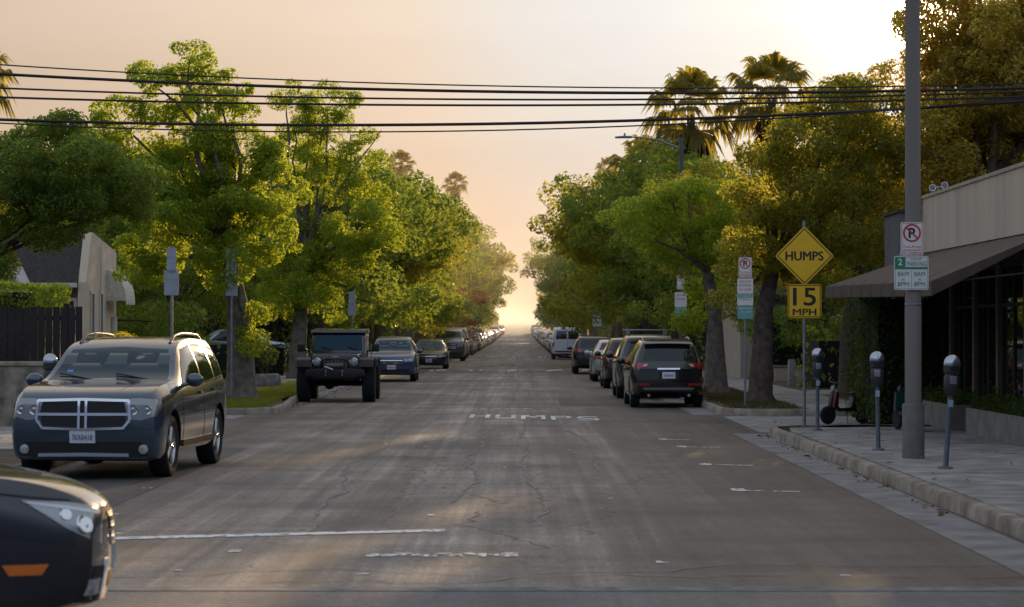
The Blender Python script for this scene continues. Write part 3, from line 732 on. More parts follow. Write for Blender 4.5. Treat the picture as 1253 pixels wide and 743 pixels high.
# ---------------------------------------------------- lifted black off-roader, nose on
def make_offroader():
    bk = mat('satin_black', (.005,.005,.0055), .55)
    bp = paint('offroad_black', (.006,.006,.007), .0, .3)
    root = thing('offroad_truck', 'lifted black boxy off-roader with round headlights and oversized mud tyres', 'off-roader')
    b = MB()
    b.prism([(1.62,.82),(1.62,.95),(.72,1.02),(.72,1.29),(-1.95,1.29),(-1.98,.78),(-1.0,.74),(.6,.74)], -.75, .75, 'YZ')
    body = b.build('body', bp, root, 35, .025)
    h = MB()
    V = [(-.60,1.96,1.00),(.60,1.96,1.00),(.72,.70,1.05),(-.72,.70,1.05),(-.58,1.97,1.235),(.58,1.97,1.235),(.66,.70,1.285),(-.66,.70,1.285)]
    h.add(V, [(3,2,1,0),(4,5,6,7),(0,1,5,4),(1,2,6,5),(2,3,7,6),(3,0,4,7)])
    hood = h.build('hood', bp, root, 35, .04, 3)
    for s in (-1, 1):
        m = MB(); m.box((s*.60, 1.5, 1.19), (.03,.10,.07)); m.build('hood_latch', bk, hood, 30, .008)
    g = MB(); g.prism([(-.65,1.02),(-.63,1.18),(-.55,1.25),(.55,1.25),(.63,1.18),(.65,1.02),(.61,.72),(-.61,.72)], 1.955, 2.02, 'XZ')
    gr = g.build('grille', bp, root, 35, .02)
    for k in range(7):
        x = (k-3)*.093
        m = MB(); m.prism([(x-.03,.78),(x-.03,1.08),(x-.018,1.115),(x+.018,1.115),(x+.03,1.08),(x+.03,.78)], 2.018, 2.026, 'XZ'); m.build('slot', mat('slot_dark', (.09,.09,.095), .5), gr)
    m = MB(); m.box((0,2.03,1.185), (.16,.008,.035)); m.build('badge', mat('badge_grey', (.4,.42,.45), .4), gr, 30)
    for s in (-1, 1):
        m = MB(); m.lathe([(.115,.0),(.115,.03),(.10,.04),(.098,.02)], c=(s*.48, 2.02, 1.04), axis='Y', n=28); hr = m.build('headlight', CHROME, root, 40)
        m = MB(); m.lathe([(.098,.022),(.08,.045),(.04,.056),(0,.06)], c=(s*.48, 2.02, 1.04), axis='Y', n=28); m.build('lens', mat('round_lens', (.30,.36,.36), .1, coat=1, var=.3, scale=25), hr, 60)
        m = MB(); m.lathe([(.045,0),(.045,.02),(0,.03)], c=(s*.64, 2.0, .92), axis='Y', n=14); m.build('turn_signal', AMBER, root, 40)
        # front fender flare, rear flare
        for yc, zt in ((1.45,1.12), (-1.5,1.10)):
            f = MB(); f.prism([(yc+.66,zt-.20),(yc+.52,zt-.02),(yc+.30,zt+.04),(yc-.36,zt+.04),(yc-.58,zt-.16),(yc-.66,zt-.34),(yc-.60,zt-.34),(yc-.50,zt-.14),(yc-.33,zt-.01),(yc+.28,zt-.01),(yc+.46,zt-.07),(yc+.60,zt-.22)], s*.60, s*1.0, 'YZ')
            f.build('fender_flare', bk, root, 35, .012)
        m = MB(); m.box((s*.98,.62,1.40), (.20,.10,.20)); m.tube([(s*.74,.62,1.30),(s*.92,.62,1.36)], .025, 6); m.build('mirror', bk, root, 40, .03)
        m = MB(); m.tube([(s*.82,.85,.66),(s*.82,-.85,.66)], .05, 8); m.build('side_step', bk, root, 40)
    for s in (-1, 1):
        m = MB(); m.prism([(1.94,.62),(1.94,1.06),(.72,1.04),(.72,.66)], s*.56, s*.74, 'YZ'); m.build('inner_fender', bk, root, 35, .015)
    m = MB(); m.box((0,1.98,.66), (1.30,.10,.16)); m.build('skid_plate', bk, root, 30, .02)
    # cabin: pillars, roof, glass
    c = MB(); c.prism([(.74,1.28),(.42,1.82),(-1.88,1.86),(-1.96,1.28)], -.70, .70, 'YZ')
    cab = c.build('cabin', bp, root, 35, .03)
    r = MB(); r.prism([(.52,1.80),(.46,1.875),(-1.2,1.915),(-1.95,1.90),(-1.95,1.80)], -.735, .735, 'YZ'); r.build('roof', bp, root, 35, .03)
    g1 = MB(); n = Vector((0,.86,.51)).normalized()
    def wp(x, t): # on the windscreen plane
        return Vector((x, .74-.32*t, 1.28+.54*t))+n*.006
    g1.quad(wp(-.64,.10), wp(.64,.10), wp(.61,.93), wp(-.61,.93)); g1.build('windscreen', GLASSB, root)
    for s in (-1, 1):
        for y0, y1 in ((.52,-.35), (-.45,-1.15), (-1.25,-1.85)):
            q = MB(); q.quad((s*.704,y0,1.32),(s*.704,y1,1.32),(s*.704,y1,1.78),(s*.704,min(y0,.36),1.76)); q.build('side_window', GLASS, root)
        w = MB(); w.tube([tuple(wp(s*.35-.2,.10)+n*.02), tuple(wp(s*.35+.1,.26)+n*.02)], .010, 6); w.build('wiper', bk, root)
    q = MB(); q.quad((-.55,-1.95,1.36),(.55,-1.95,1.36),(.55,-1.915,1.76),(-.55,-1.915,1.76)); q.build('rear_window', GLASS, root)
    # winch bumper with hoop, tow hooks, light pods
    fb = MB(); fb.prism([(-.78,.70),(-.74,.84),(-.40,.88),(.40,.88),(.74,.84),(.78,.70),(.42,.62),(-.42,.62)], 2.08, 2.34, 'XZ')
    fbo = fb.build('front_bumper', bk, root, 35, .025)
    m = MB(); m.tube([(-.40,2.25,.86),(-.34,2.28,1.06),(-.26,2.28,1.12),(.26,2.28,1.12),(.34,2.28,1.06),(.40,2.25,.86)], .032, 10); m.build('bumper_hoop', bk, fbo, 60)
    m = MB(); m.lathe([(.07,-.22),(.07,.22)], c=(0,2.28,.95), axis='X', n=14); m.build('winch', mat('winch_grey', (.10,.10,.10), .4, metal=.6), fbo, 40)
    for x in (-.20, .22):
        m = MB(); m.tube([(x,2.34,.83),(x,2.42,.80),(x,2.42,.70),(x,2.34,.68)], .022, 8); m.build('tow_hook', mat('hook_steel', (.5,.5,.5), .35, metal=.9), fbo, 60)
    m = MB(); m.tube([(.04,2.36,.85),(.26,2.38,.93)], .022, 6); m.build('winch_hook', mat('hook_steel', (.5,.5,.5), .35), fbo, 60)
    # under-body: axles, diff, links
    for yy in (1.45, -1.5):
        m = MB(); m.tube([(-.78,yy,.46),(.78,yy,.46)], .05, 10); m.sphere((.18,yy,.46), .14, 12, 8); m.build('axle', bk, root, 50)
        for s in (-1, 1):
            m = MB(); m.tube([(s*.55,yy,.46),(s*.52,yy-.03,.95)], .05, 8); m.build('shock_absorber', bk, root, 50)
    m = MB(); m.tube([(-.7,1.62,.50),(.55,1.62,.58)], .022, 6); m.tube([(.18,1.40,.46),(.1,.2,.62)], .035, 6); m.box((0,.1,.68),(.7,2.6,.14)); m.build('chassis', bk, root, 40)
    sp = dict(W=2.04, wr=.455, tw=.34, rimr=.50, axles=(1.45,-1.5), winset=0.0)
    add_wheels(root, sp, 8, knob=26)
    return root
# ================================================================== plants
LEAF_A = leaf_mat('leaf_fresh', (.038,.082,.012), (.150,.215,.028), (.64,.74,.06), .56, .55)
LEAF_D = leaf_mat('leaf_deep', (.028,.070,.016), (.125,.20,.04), (.42,.52,.06), .5, .55)
LEAF_O = leaf_mat('leaf_olive', (.040,.055,.012), (.145,.155,.03), (.62,.58,.06), .56, .45)
LEAF_B = leaf_mat('leaf_mid', (.034,.066,.012), (.130,.175,.03), (.50,.58,.06), .5, .5)
LEAF_G = leaf_mat('leaf_backlit', (.050,.052,.013), (.15,.14,.032), (.80,.64,.10), .64, .45)  # amber sun glow put into the leaf colour, for trees nearest the sun
LEAF_R = leaf_mat('leaf_russet', (.08,.04,.018), (.20,.085,.04), (.50,.20,.06), .5, .5)
LEAF_F = leaf_mat('leaf_far', (.045,.068,.015), (.13,.165,.03), (.50,.52,.06), .52, .25)
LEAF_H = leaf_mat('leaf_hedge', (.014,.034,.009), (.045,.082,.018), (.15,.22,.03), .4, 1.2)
FROND = leaf_mat('palm_frond', (.050,.060,.016), (.12,.125,.03), (.55,.46,.07), .52, .6)
DEADF = leaf_mat('palm_thatch', (.09,.055,.025), (.19,.12,.06), (.45,.26,.08), .4, .8)
GRASSM = leaf_mat('grass_blade', (.05,.085,.012), (.12,.16,.03), (.42,.42,.05), .5, .8)
DRYG = leaf_mat('grass_dry', (.045,.045,.016), (.10,.085,.035), (.18,.15,.04), .4, .8)
BARK = mat('bark_brown', (.075,.055,.042), .9, var=.5, scale=7, bump=.9, bscale=22)
BARKG = mat('bark_grey', (.13,.11,.09), .9, var=.45, scale=6, bump=.8, bscale=18)
PALMB = mat('palm_bark', (.13,.095,.065), .9, var=.4, scale=9, bump=.8, bscale=30)

def unit(rng, n):
    v = rng.normal(size=(n,3)); return v/np.linalg.norm(v, axis=1)[:,None]
def leaves_mesh(name, C, N, size, m, rng, aspect=.55, jitter=.48):
    """leaf-sized folded rhombs at C with normals near N."""
    n = len(C)
    L = size*(1+jitter*rng.normal(size=n).clip(-1.3,2.0))
    nn = N+.75*rng.normal(size=(n,3)); nn /= np.linalg.norm(nn, axis=1)[:,None]
    a = np.cross(nn, unit(rng, n)); a /= (np.linalg.norm(a, axis=1)[:,None]+1e-9)
    a[:,2] -= .25; a /= np.linalg.norm(a, axis=1)[:,None]
    b = np.cross(nn, a)
    l = L[:,None]
    p0 = C-a*l*.5; p2 = C+a*l*.5
    p1 = C+b*l*aspect*.5+nn*l*.10; p3 = C-b*l*aspect*.5+nn*l*.10
    V = np.stack([p0,p1,p2,p3], 1).reshape(-1,3); F = np.arange(4*n).reshape(-1,4)
    return np_mesh(name, V, F, m)

def clumps_of(masses, rng, clump_r, density):
    """clump centres spread through each ellipsoid, mostly near its skin."""
    C, Rr, O = [], [], []
    for (cx,cy,cz,rx,ry,rz) in masses:
        n = max(3, int(density*(rx*ry+ry*rz+rx*rz)/3/(clump_r*clump_r)))
        d = unit(rng, n); d[:,2] = d[:,2]*.95+.10
        rad = rng.uniform(.35, 1.0, n)**.55
        c = np.array([cx,cy,cz])+d*rad[:,None]*np.array([rx,ry,rz])
        C.append(c); O.append(d); Rr.append(clump_r*rng.uniform(.55,1.25,n))
    return np.concatenate(C), np.concatenate(Rr), np.concatenate(O)
def crown_mesh(masses, rng, m, leaf=.16, clump_r=.6, density=3.0, per=150):
    C, Rr, O = clumps_of(masses, rng, clump_r, density)
    P, N = [], []
    for c, r, o in zip(C, Rr, O):
        k = max(12, int(per*(r/clump_r)**2))
        d = unit(rng, k); d = d+o*.35; d /= np.linalg.norm(d, axis=1)[:,None]
        q = rng.uniform(.25,1,k)**.5
        p = c+d*q[:,None]*r*np.array([1.1,1.1,.78])
        P.append(p); N.append(d*.8+np.array([0,0,.45]))
    P = np.concatenate(P); N = np.concatenate(N)
    return leaves_mesh('crown', P, N, leaf, m, rng), C, Rr
def limb(mb, a, b, r0, r1, rng, seg=6, wob=.12, n=7):
    a, b = Vector(a), Vector(b); L = (b-a).length; pts = []; rad = []
    o = Vector((rng.normal(), rng.normal(), abs(rng.normal())*.4))*wob*L*.5
    for i in range(seg+1):
        t = i/seg
        p = a.lerp(b, t)+o*math.sin(math.pi*t)*.5+Vector((rng.normal(), rng.normal(), rng.normal()))*wob*.06*L*(1 if 0 < i < seg else 0)
        p.z += .12*L*math.sin(math.pi*t)*(.3)
        pts.append(tuple(p)); rad.append(r0+(r1-r0)*t**.8)
    mb.tube(pts, rad, n)
    return [Vector(p) for p in pts], rad
def make_tree(name, label, masses, trunk, m, bark, seed, leaf=.16, clump_r=.6, density=3.0, per=150, fork=None, group=None, loc=(0,0,0), twigs=True, cat='tree', tr=.22, extra=(), nlimb=8):
    """masses in local metres; trunk = list of local points from the root flare up to the fork."""
    rng = np.random.default_rng(seed)
    root = thing(name, label, cat, loc, group=group)
    me, C, Rr = crown_mesh(masses, rng, m, leaf, clump_r, density, per)
    mb = MB()
    rad = [tr*1.75, tr*1.2]+[tr*(1-.35*i/max(1,len(trunk)-2)) for i in range(len(trunk)-1)]
    tp = [(trunk[0][0], trunk[0][1], -.06), (trunk[0][0], trunk[0][1], .22)]+list(trunk[1:])
    mb.tube(tp, rad[:len(tp)], 12)
    top = Vector(trunk[-1]); rt = rad[len(tp)-1]
    ends = []
    cents = [Vector(x[:3]) for x in masses]
    for c, ms in zip(cents, masses):
        tgt = c+Vector((0,0,-.15*ms[5]))
        pts, rr = limb(mb, top, tgt, rt*.50, rt*.09, rng, 7, .20)
        ends.append((pts, rr, ms))
    if twigs:
        k = 0
        for i in rng.permutation(len(C))[:int(len(C)*.5)]:
            c = Vector(C[i]); best = min(((p, r) for pts, rr, ms in ends for p, r in zip(pts[3:], rr[3:])), key=lambda q: (q[0]-c).length)
            if (best[0]-c).length > .5:
                limb(mb, best[0], c, max(.012, min(best[1]*.5, .05)), .007, rng, 4, .2, 5)
    for a, b, r in extra: limb(mb, a, b, r, r*.25, rng, 6, .2, 6)
    link_obj('crown', me, root)
    mb.build('trunk', bark, root, 60, recalc=False)
    return root

def random_masses(rng, H, Rc, z0, n=9):
    out = []
    for i in range(n):
        a = 2*math.pi*i/n+rng.uniform(-.4,.4); q = rng.uniform(.35,.8)*Rc*(0 if i == 0 else 1)
        z = z0+(H-z0)*(rng.uniform(.25,.72) if i else .78)
        r = Rc*rng.uniform(.30,.48)
        out.append((q*math.cos(a), q*math.sin(a), z, r, r, r*rng.uniform(.6,.85)))
    return out

def fan_leaf(V, F, base, d, up, rng, pet=.9, fan=.95, nb=15, spread=R(80), droop=.35):
    """one fan-palm leaf: petiole plus radiating blades with drooping tips."""
    d = Vector(d).normalized(); side = d.cross(Vector(up))
    if side.length < 1e-3: side = Vector((1,0,0))
    side.normalize(); nrm = side.cross(d).normalized()
    hub = Vector(base)+d*pet+Vector((0,0,-.06*pet))
    def q(*p):
        b = len(V); V.extend([tuple(x) for x in p]); F.append((b,b+1,b+2,b+3))
    w = .025
    q(Vector(base)-side*w, Vector(base)+side*w, hub+side*w*.6, hub-side*w*.6)
    for k in range(nb):
        a = -spread+2*spread*k/(nb-1)+rng.normal()*.03
        e = (d*math.cos(a)+side*math.sin(a)).normalized(); ln = fan*(1-.25*(abs(a)/spread)**2)*(1+.08*rng.normal())
        fold = nrm*(.05 if k % 2 else -.05)
        perp = nrm.cross(e).normalized()
        p0 = hub; p1 = hub+e*ln*.6+fold; p2 = hub+e*ln+Vector((0,0,-droop*ln*(.6+.5*rng.random())))
        wd = ln*.105
        q(p0-perp*.01, p0+perp*.01, p1+perp*wd, p1-perp*wd)
        q(p1-perp*wd, p1+perp*wd, p2+perp*.008, p2-perp*.008)
def make_palm(label, loc, H, seed, crown=2.1, tr=.22, lean=(0,0), skirt=2.2, group='fan palms', nfr=24):
    rng = np.random.default_rng(seed)
    root = thing('palm_tree', label, 'palm tree', loc, group=group)
    mb = MB(); pts = []; rad = []
    for i in range(13):
        t = i/12; pts.append((lean[0]*t*t, lean[1]*t*t, -.05+H*t)); rad.append(tr*(1.5-.5*min(1,t*8))*(1-.30*t)*(1+.02*rng.normal()))
    mb.tube(pts, rad, 12); top = Vector(pts[-1])
    V, F = [], []
    for k in range(nfr):
        el = R(85)-R(125)*(k/nfr)**.9; az = k*2.39996+rng.normal()*.1
        d = Vector((math.cos(el)*math.cos(az), math.cos(el)*math.sin(az), math.sin(el)))
        fan_leaf(V, F, top+Vector((0,0,.1)), d, (0,0,1), rng, pet=crown*rng.uniform(.44,.58), fan=crown*.46, nb=17, spread=R(96), droop=.45+.35*(k/nfr))
    link_obj('crown', np_mesh('crown', np.array(V), np.array(F), FROND), root)
    V, F = [], []
    for k in range(int(40*skirt/2)):
        az = rng.uniform(0, 6.283); z = top.z-.15-skirt*rng.random()**1.2
        d = Vector((math.cos(az)*.62, math.sin(az)*.62, -.8))
        fan_leaf(V, F, Vector((top.x, top.y, z)), d, (math.cos(az), math.sin(az), .3), rng, pet=crown*.20, fan=crown*.38, nb=9, spread=R(50), droop=.25)
    link_obj('dead_fronds', np_mesh('dead_fronds', np.array(V), np.array(F), DEADF), root)
    mb.build('trunk', PALMB, root, 60, recalc=False)
    return root

def make_hedge(name, label, a, b, m, seed, leaf=.07, dens=700, round_=0.0, cat='hedge', group=None, wav=.05):
    """clipped hedge between two corners: dark twiggy core plus a skin of leaves."""
    rng = np.random.default_rng(seed)
    a, b = np.array(a, float), np.array(b, float); c = (a+b)/2; h = np.abs(b-a)/2
    root = thing(name, label, cat, (c[0], c[1], a[2]), group=group)
    off = np.array([0,0,h[2]])
    n = int(dens*(h[0]*h[2]*8+h[1]*h[2]*8+h[0]*h[1]*4)/2)
    fa = np.array([h[1]*h[2], h[0]*h[2], h[0]*h[1]]); fa = fa/fa.sum()
    ax = rng.choice(3, n, p=fa); sg = rng.choice([-1,1], n)
    p = rng.uniform(-1,1,(n,3)); N = np.zeros((n,3))
    for i in range(3):
        s = ax == i; p[s,i] = sg[s]*(1-rng.uniform(0,.10,s.sum())*min(1,.5/max(h[i],.01))); N[s,i] = sg[s]
    if round_ > 0:
        q = p/ (np.linalg.norm(p, axis=1)[:,None]+1e-6); p = p*(1-round_)+q*round_*1.05
    P = p*h+off
    P += N*(wav*np.sin(P[:,[1,2,0]]*3.1+seed)*1.0)+rng.normal(size=(n,3))*leaf*.4
    P[:,2] = P[:,2].clip(.01)
    link_obj('foliage', leaves_mesh('foliage', P, N, leaf, m, rng, .6), root)
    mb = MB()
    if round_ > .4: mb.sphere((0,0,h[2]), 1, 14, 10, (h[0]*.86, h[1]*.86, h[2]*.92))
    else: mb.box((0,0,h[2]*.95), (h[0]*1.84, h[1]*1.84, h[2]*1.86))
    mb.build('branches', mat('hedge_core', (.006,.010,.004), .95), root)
    return root
def make_bush(name, label, loc, rx, ry, rz, m, seed, leaf=.10, per=120, clump_r=.35, cat='bush', group=None, density=2.6):
    rng = np.random.default_rng(seed)
    root = thing(name, label, cat, loc, group=group)
    me, C, Rr = crown_mesh([(0,0,rz*.95,rx,ry,rz)], rng, m, leaf, clump_r, density, per)
    link_obj('foliage', me, root)
    mb = MB()
    for k in range(7):
        a = k*.9; limb(mb, (0,0,-.03), (rx*.6*math.cos(a), ry*.6*math.sin(a), rz*1.0), .03, .01, rng, 5, .2, 5)
    mb.build('stems', BARK, root, 60, recalc=False)
    return root
def make_grass(label, poly_fn, n, z, m, seed, h=.07, w=.012, name='grass'):
    """blades over an area: poly_fn(rng, n) gives x, y."""
    rng = np.random.default_rng(seed)
    xy = poly_fn(rng, n); n = len(xy); hh = h*rng.uniform(.5,1.4,n); a = rng.uniform(0,6.283,n)
    ca, sa = np.cos(a), np.sin(a); zz = np.full(n, z) if np.isscalar(z) else z(xy)
    base = np.column_stack([xy, zz]); wv = np.column_stack([ca*w, sa*w, np.zeros(n)])
    tip = base+np.column_stack([rng.normal(size=n)*h*.5, rng.normal(size=n)*h*.5, hh])
    V = np.stack([base-wv, base+wv, tip+wv*.15, tip-wv*.15], 1).reshape(-1,3)
    o = link_obj(name, np_mesh(name, V, np.arange(4*n).reshape(-1,4), m))
    return tag(o, label, 'grass', kind='stuff')
# ================================================================== ground, road, kerbs
def asphalt(name, base, warm, streak=1.0):
    m, nt, b = nodes_of(name)
    N = nt.nodes.new; Lk = nt.links.new
    tc = N('ShaderNodeTexCoord')
    def noise(sc, det=5, vec=None, rough=.6):
        n = N('ShaderNodeTexNoise'); n.inputs['Scale'].default_value = sc; n.inputs['Detail'].default_value = det; n.inputs['Roughness'].default_value = rough
        Lk(vec or tc.outputs['Object'], n.inputs['Vector']); return n.outputs['Fac']
    def mapping(s):
        mp = N('ShaderNodeMapping'); mp.inputs['Scale'].default_value = s; Lk(tc.outputs['Object'], mp.inputs['Vector']); return mp.outputs['Vector']
    def rng_(x, a, b_, lo=0, hi=1):
        r = N('ShaderNodeMapRange'); r.inputs[1].default_value = a; r.inputs[2].default_value = b_; r.inputs[3].default_value = lo; r.inputs[4].default_value = hi; Lk(x, r.inputs[0]); return r.outputs[0]
    def mul(x, y):
        r = N('ShaderNodeMath'); r.operation = 'MULTIPLY'
        for i, q in enumerate((x, y)):
            if isinstance(q, (int, float)): r.inputs[i].default_value = q
            else: Lk(q, r.inputs[i])
        return r.outputs[0]
    big = rng_(noise(.22, 4), .35, .65, .72, 1.30)
    lane = rng_(noise(1.0, 5, mapping((1.7, .035, 1))), .32, .68, 1-.40*streak, 1+.44*streak)
    fine = rng_(noise(1.0, 3, mapping((7.0, .10, 1))), .3, .7, 1-.24*streak, 1+.26*streak)
    cross = rng_(noise(1.0, 3, mapping((.10, 2.2, 1))), .35, .65, .90, 1.10)
    grit = rng_(noise(38, 4), .3, .7, .52, 1.52)
    grit2 = rng_(noise(13, 5), .3, .7, .72, 1.30)
    v = mul(mul(mul(big, lane), mul(fine, cross)), mul(grit, grit2))
    if streak > .9:   # warm sheen down the carriageway's middle painted in as paler asphalt, darker edges
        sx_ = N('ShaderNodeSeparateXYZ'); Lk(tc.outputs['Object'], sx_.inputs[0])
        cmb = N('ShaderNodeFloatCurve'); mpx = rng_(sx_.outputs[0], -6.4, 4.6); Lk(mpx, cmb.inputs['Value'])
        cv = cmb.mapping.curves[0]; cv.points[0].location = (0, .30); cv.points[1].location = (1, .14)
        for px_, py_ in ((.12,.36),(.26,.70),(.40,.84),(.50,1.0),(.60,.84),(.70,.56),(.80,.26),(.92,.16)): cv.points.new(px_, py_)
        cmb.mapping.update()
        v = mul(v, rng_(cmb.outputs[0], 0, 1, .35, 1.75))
    # cracks: thin voronoi borders broken up by noise
    vd = N('ShaderNodeTexVoronoi'); vd.feature = 'DISTANCE_TO_EDGE'; vd.inputs['Scale'].default_value = .55
    wn = N('ShaderNodeTexNoise'); wn.inputs['Scale'].default_value = 1.3; wn.inputs['Detail'].default_value = 4
    Lk(tc.outputs['Object'], wn.inputs['Vector'])
    ad = N('ShaderNodeMix'); ad.data_type = 'RGBA'; ad.blend_type = 'ADD'; ad.inputs[0].default_value = .9
    Lk(mapping((1, .55, 1)), ad.inputs[6]); Lk(wn.outputs['Color'], ad.inputs[7]); Lk(ad.outputs[2], vd.inputs['Vector'])
    cr = rng_(vd.outputs['Distance'], .003, .012, .62, 1.0)
    brk = rng_(noise(.32, 2), .50, .60, 1.0, 0.0)
    mxc = N('ShaderNodeMath'); mxc.operation = 'MAXIMUM'; Lk(cr, mxc.inputs[0]); Lk(brk, mxc.inputs[1])
    v = mul(v, mxc.outputs[0])
    # dark oily band patches
    oil = rng_(noise(1.0, 3, mapping((.9, .16, 1))), .58, .72, 1.0, .55)
    v = mul(v, oil)
    c1 = N('ShaderNodeMix'); c1.data_type = 'RGBA'; c1.inputs[6].default_value = base+(1,); c1.inputs[7].default_value = warm+(1,)
    Lk(rng_(noise(.5, 4), .35, .65), c1.inputs[0])
    cm = N('ShaderNodeMix'); cm.data_type = 'RGBA'; cm.blend_type = 'MULTIPLY'; cm.inputs[0].default_value = 1
    Lk(c1.outputs[2], cm.inputs[6]); Lk(v, cm.inputs[7]); Lk(cm.outputs[2], b.inputs['Base Color'])
    inp(b, 'Specular IOR Level', .45)
    Lk(rng_(v, .5, 1.4, .62, .80), b.inputs['Roughness'])
    bp = N('ShaderNodeBump'); bp.inputs['Strength'].default_value = .45; bp.inputs['Distance'].default_value = .012
    hb = N('ShaderNodeMath'); hb.operation = 'ADD'; Lk(noise(70, 3), hb.inputs[0]); Lk(mxc.outputs[0], hb.inputs[1])
    Lk(hb.outputs[0], bp.inputs['Height']); Lk(bp.outputs[0], b.inputs['Normal'])
    return m
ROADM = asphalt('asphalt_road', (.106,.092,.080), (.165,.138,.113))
ROAD2 = asphalt('asphalt_cross', (.098,.096,.100), (.155,.143,.132), .55)
CONC = mat('concrete_walk', (.25,.24,.225), .85, var=.42, scale=2.3, bump=.3, bscale=90)
GUTT = mat('gutter_concrete', (.20,.19,.185), .85, var=.35, scale=2.2, bump=.3, bscale=80)
KERBM = mat('kerb_concrete', (.26,.22,.17), .88, var=.5, scale=3.5, bump=.5, bscale=40)
SOIL = mat('soil', (.075,.058,.040), .95, var=.4, scale=3, bump=.8, bscale=25)
LAWNM = mat('lawn_ground', (.055,.075,.020), .95, var=.35, scale=2, bump=.8, bscale=60)
PAINTM = mat('worn_road_paint', (.74,.72,.68), .8, var=.35, scale=22)

def sheet(name, x0, x1, ys, dz, m, kind='structure', nx=1):
    V, F = [], []; xs = [x0+(x1-x0)*i/nx for i in range(nx+1)]
    for y in ys:
        for x in xs: V.append((x, y, zg(y)+dz))
    k = nx+1
    for j in range(len(ys)-1):
        for i in range(nx): F.append((j*k+i, j*k+i+1, (j+1)*k+i+1, (j+1)*k+i))
    mb = MB(); mb.add(V, F); o = mb.build(name, m, recalc=False)
    return tag(o, kind=kind)
FAR = [53, 60, 80, 110, 150, 190]+list(range(210, 400, 15))+list(range(400, 1500, 50))
YS = [-30, 0, 20, 43]+FAR
t = sheet('terrain', -400, 400, [-60, 0, 43, 53]+FAR[1:]+[2200, 4000], -.06, mat('ground_earth', (.07,.06,.04), .95, var=.4, scale=.3))
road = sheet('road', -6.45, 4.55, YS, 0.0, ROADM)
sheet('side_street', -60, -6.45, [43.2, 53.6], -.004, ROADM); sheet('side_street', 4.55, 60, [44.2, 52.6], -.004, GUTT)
sheet('cross_street', -60, 60, [-30, 17.4], .004, ROAD2)
sheet('gutter', 3.80, 4.36, [17.4, 25, 35, 43.4], .004, GUTT)
sheet('gutter', 3.80, 4.36, [53]+FAR[1:], .004, GUTT); sheet('gutter', -6.05, -5.55, [58]+FAR[1:], .004, GUTT)
sheet('gutter', 4.36, 9.5, [44.0, 52.2], .004, CONC); sheet('gutter', -9.5, -6.0, [50.6, 53.0], .004, CONC)

def kerb(pts, name='kerb', w=.16, h=.15, inner=1):
    """kerb stone swept along a line; inner = +1 puts the walk to the right of travel."""
    P = [Vector((p[0], p[1], 0)) for p in pts]
    # refine long straight runs so that it follows the rise and shows joints
    Q = [P[0]]
    for a, b in zip(P, P[1:]):
        n = max(1, int((b-a).length/6)) if (b-a).length < 200 else int((b-a).length/15)
        for i in range(1, n+1): Q.append(a.lerp(b, i/n))
    V, F = [], []
    for i, p in enumerate(Q):
        d = (Q[min(i+1,len(Q)-1)]-Q[max(i-1,0)]).normalized(); n = Vector((d.y, -d.x, 0))*inner
        z = zg(p.y); pts_ = [(0,-.05),(.012,h-.03),(.035,h),(w,h),(w,-.05)]
        for o, zz in pts_:
            q = p+n*o; V.append((q.x, q.y, z+zz))
    for i in range(len(Q)-1):
        for k in range(4): F.append((i*5+k, i*5+k+1, (i+1)*5+k+1, (i+1)*5+k))
    F.append((0,1,2,3,4)); F.append(tuple((len(Q)-1)*5+k for k in range(5)))
    mb = MB(); mb.add(V, F); return tag(mb.build(name, KERBM, smooth=50), kind='structure')
def arc(cx, cy, r, a0, a1, n=7): return [(cx+r*math.cos(R(a0+(a1-a0)*i/n)), cy+r*math.sin(R(a0+(a1-a0)*i/n))) for i in range(n+1)]
kerb([(4.44,17.6),(4.36,41.2)]+arc(5.76,42.6,1.4,180,95)+[(9.5,44.05),(24,44.05)])
kerb([(24,52.3),(9,52.3)]+arc(5.75,53.7,1.4,270,182)+[(4.35,60),(4.40,120),(4.4,1400)], inner=1)
kerb([(-6.30,18),(-6.30,42.0)]+arc(-7.3,42.2,1.0,0,85)+[(-9.5,43.2),(-30,43.2)], inner=-1)
kerb([(-30,53.6),(-8,53.5),(-6.6,53.2)]+arc(-6.4,54.2,1.0,270,355)+[(-5.45,57),(-5.75,62),(-6.05,72),(-6.1,120),(-6.1,1400)], inner=-1)

def slab(name, poly, z1, m, z0=-.05, joints=None):
    mb = MB(); mb.prism(poly, z0, z1, 'XY'); return tag(mb.build(name, m), kind='structure')
def walk_strip(name, x0, x1, ys, top, m):
    V, F = [], []
    for y in ys:
        for x, z in ((x0, -.05), (x0, top), (x1, top), (x1, -.05)): V.append((x, y, zg(y)+z))
    for j in range(len(ys)-1):
        for k in range(3): F.append((j*4+k, j*4+k+1, (j+1)*4+k+1, (j+1)*4+k))
    F += [(3,2,1,0), tuple(4*(len(ys)-1)+k for k in range(4))]
    mb = MB(); mb.add(V, F); return tag(mb.build(name, m), kind='structure')
def walk_slabs(name, x0, x1, y0, y1, top, m, step=1.6):
    """concrete walk cast in bays, with open joints."""
    mb = MB(); y = y0; rng = random.Random(5)
    nx = max(1, round((x1-x0)/1.7))
    while y < y1-.2:
        for i in range(nx):
            a = x0+(x1-x0)*i/nx; b = x0+(x1-x0)*(i+1)/nx
            dz = rng.uniform(-.004, .004)
            mb.span((a+.008, y+.008, -.05), (b-.008, min(y+step, y1)-.008, top+dz))
        y += step
    return tag(mb.build(name, m, bevel=.008, seg=1), kind='structure')
walk_slabs('sidewalk', 4.62, 7.95, 17.8, 41.5, .148, CONC); slab('sidewalk', [(4.62,41.5),(4.75,42.6),(5.3,43.4),(6.0,43.85),(9.5,43.85),(9.5,46.2),(7.95,46.2),(7.95,41.5)], .144, CONC)
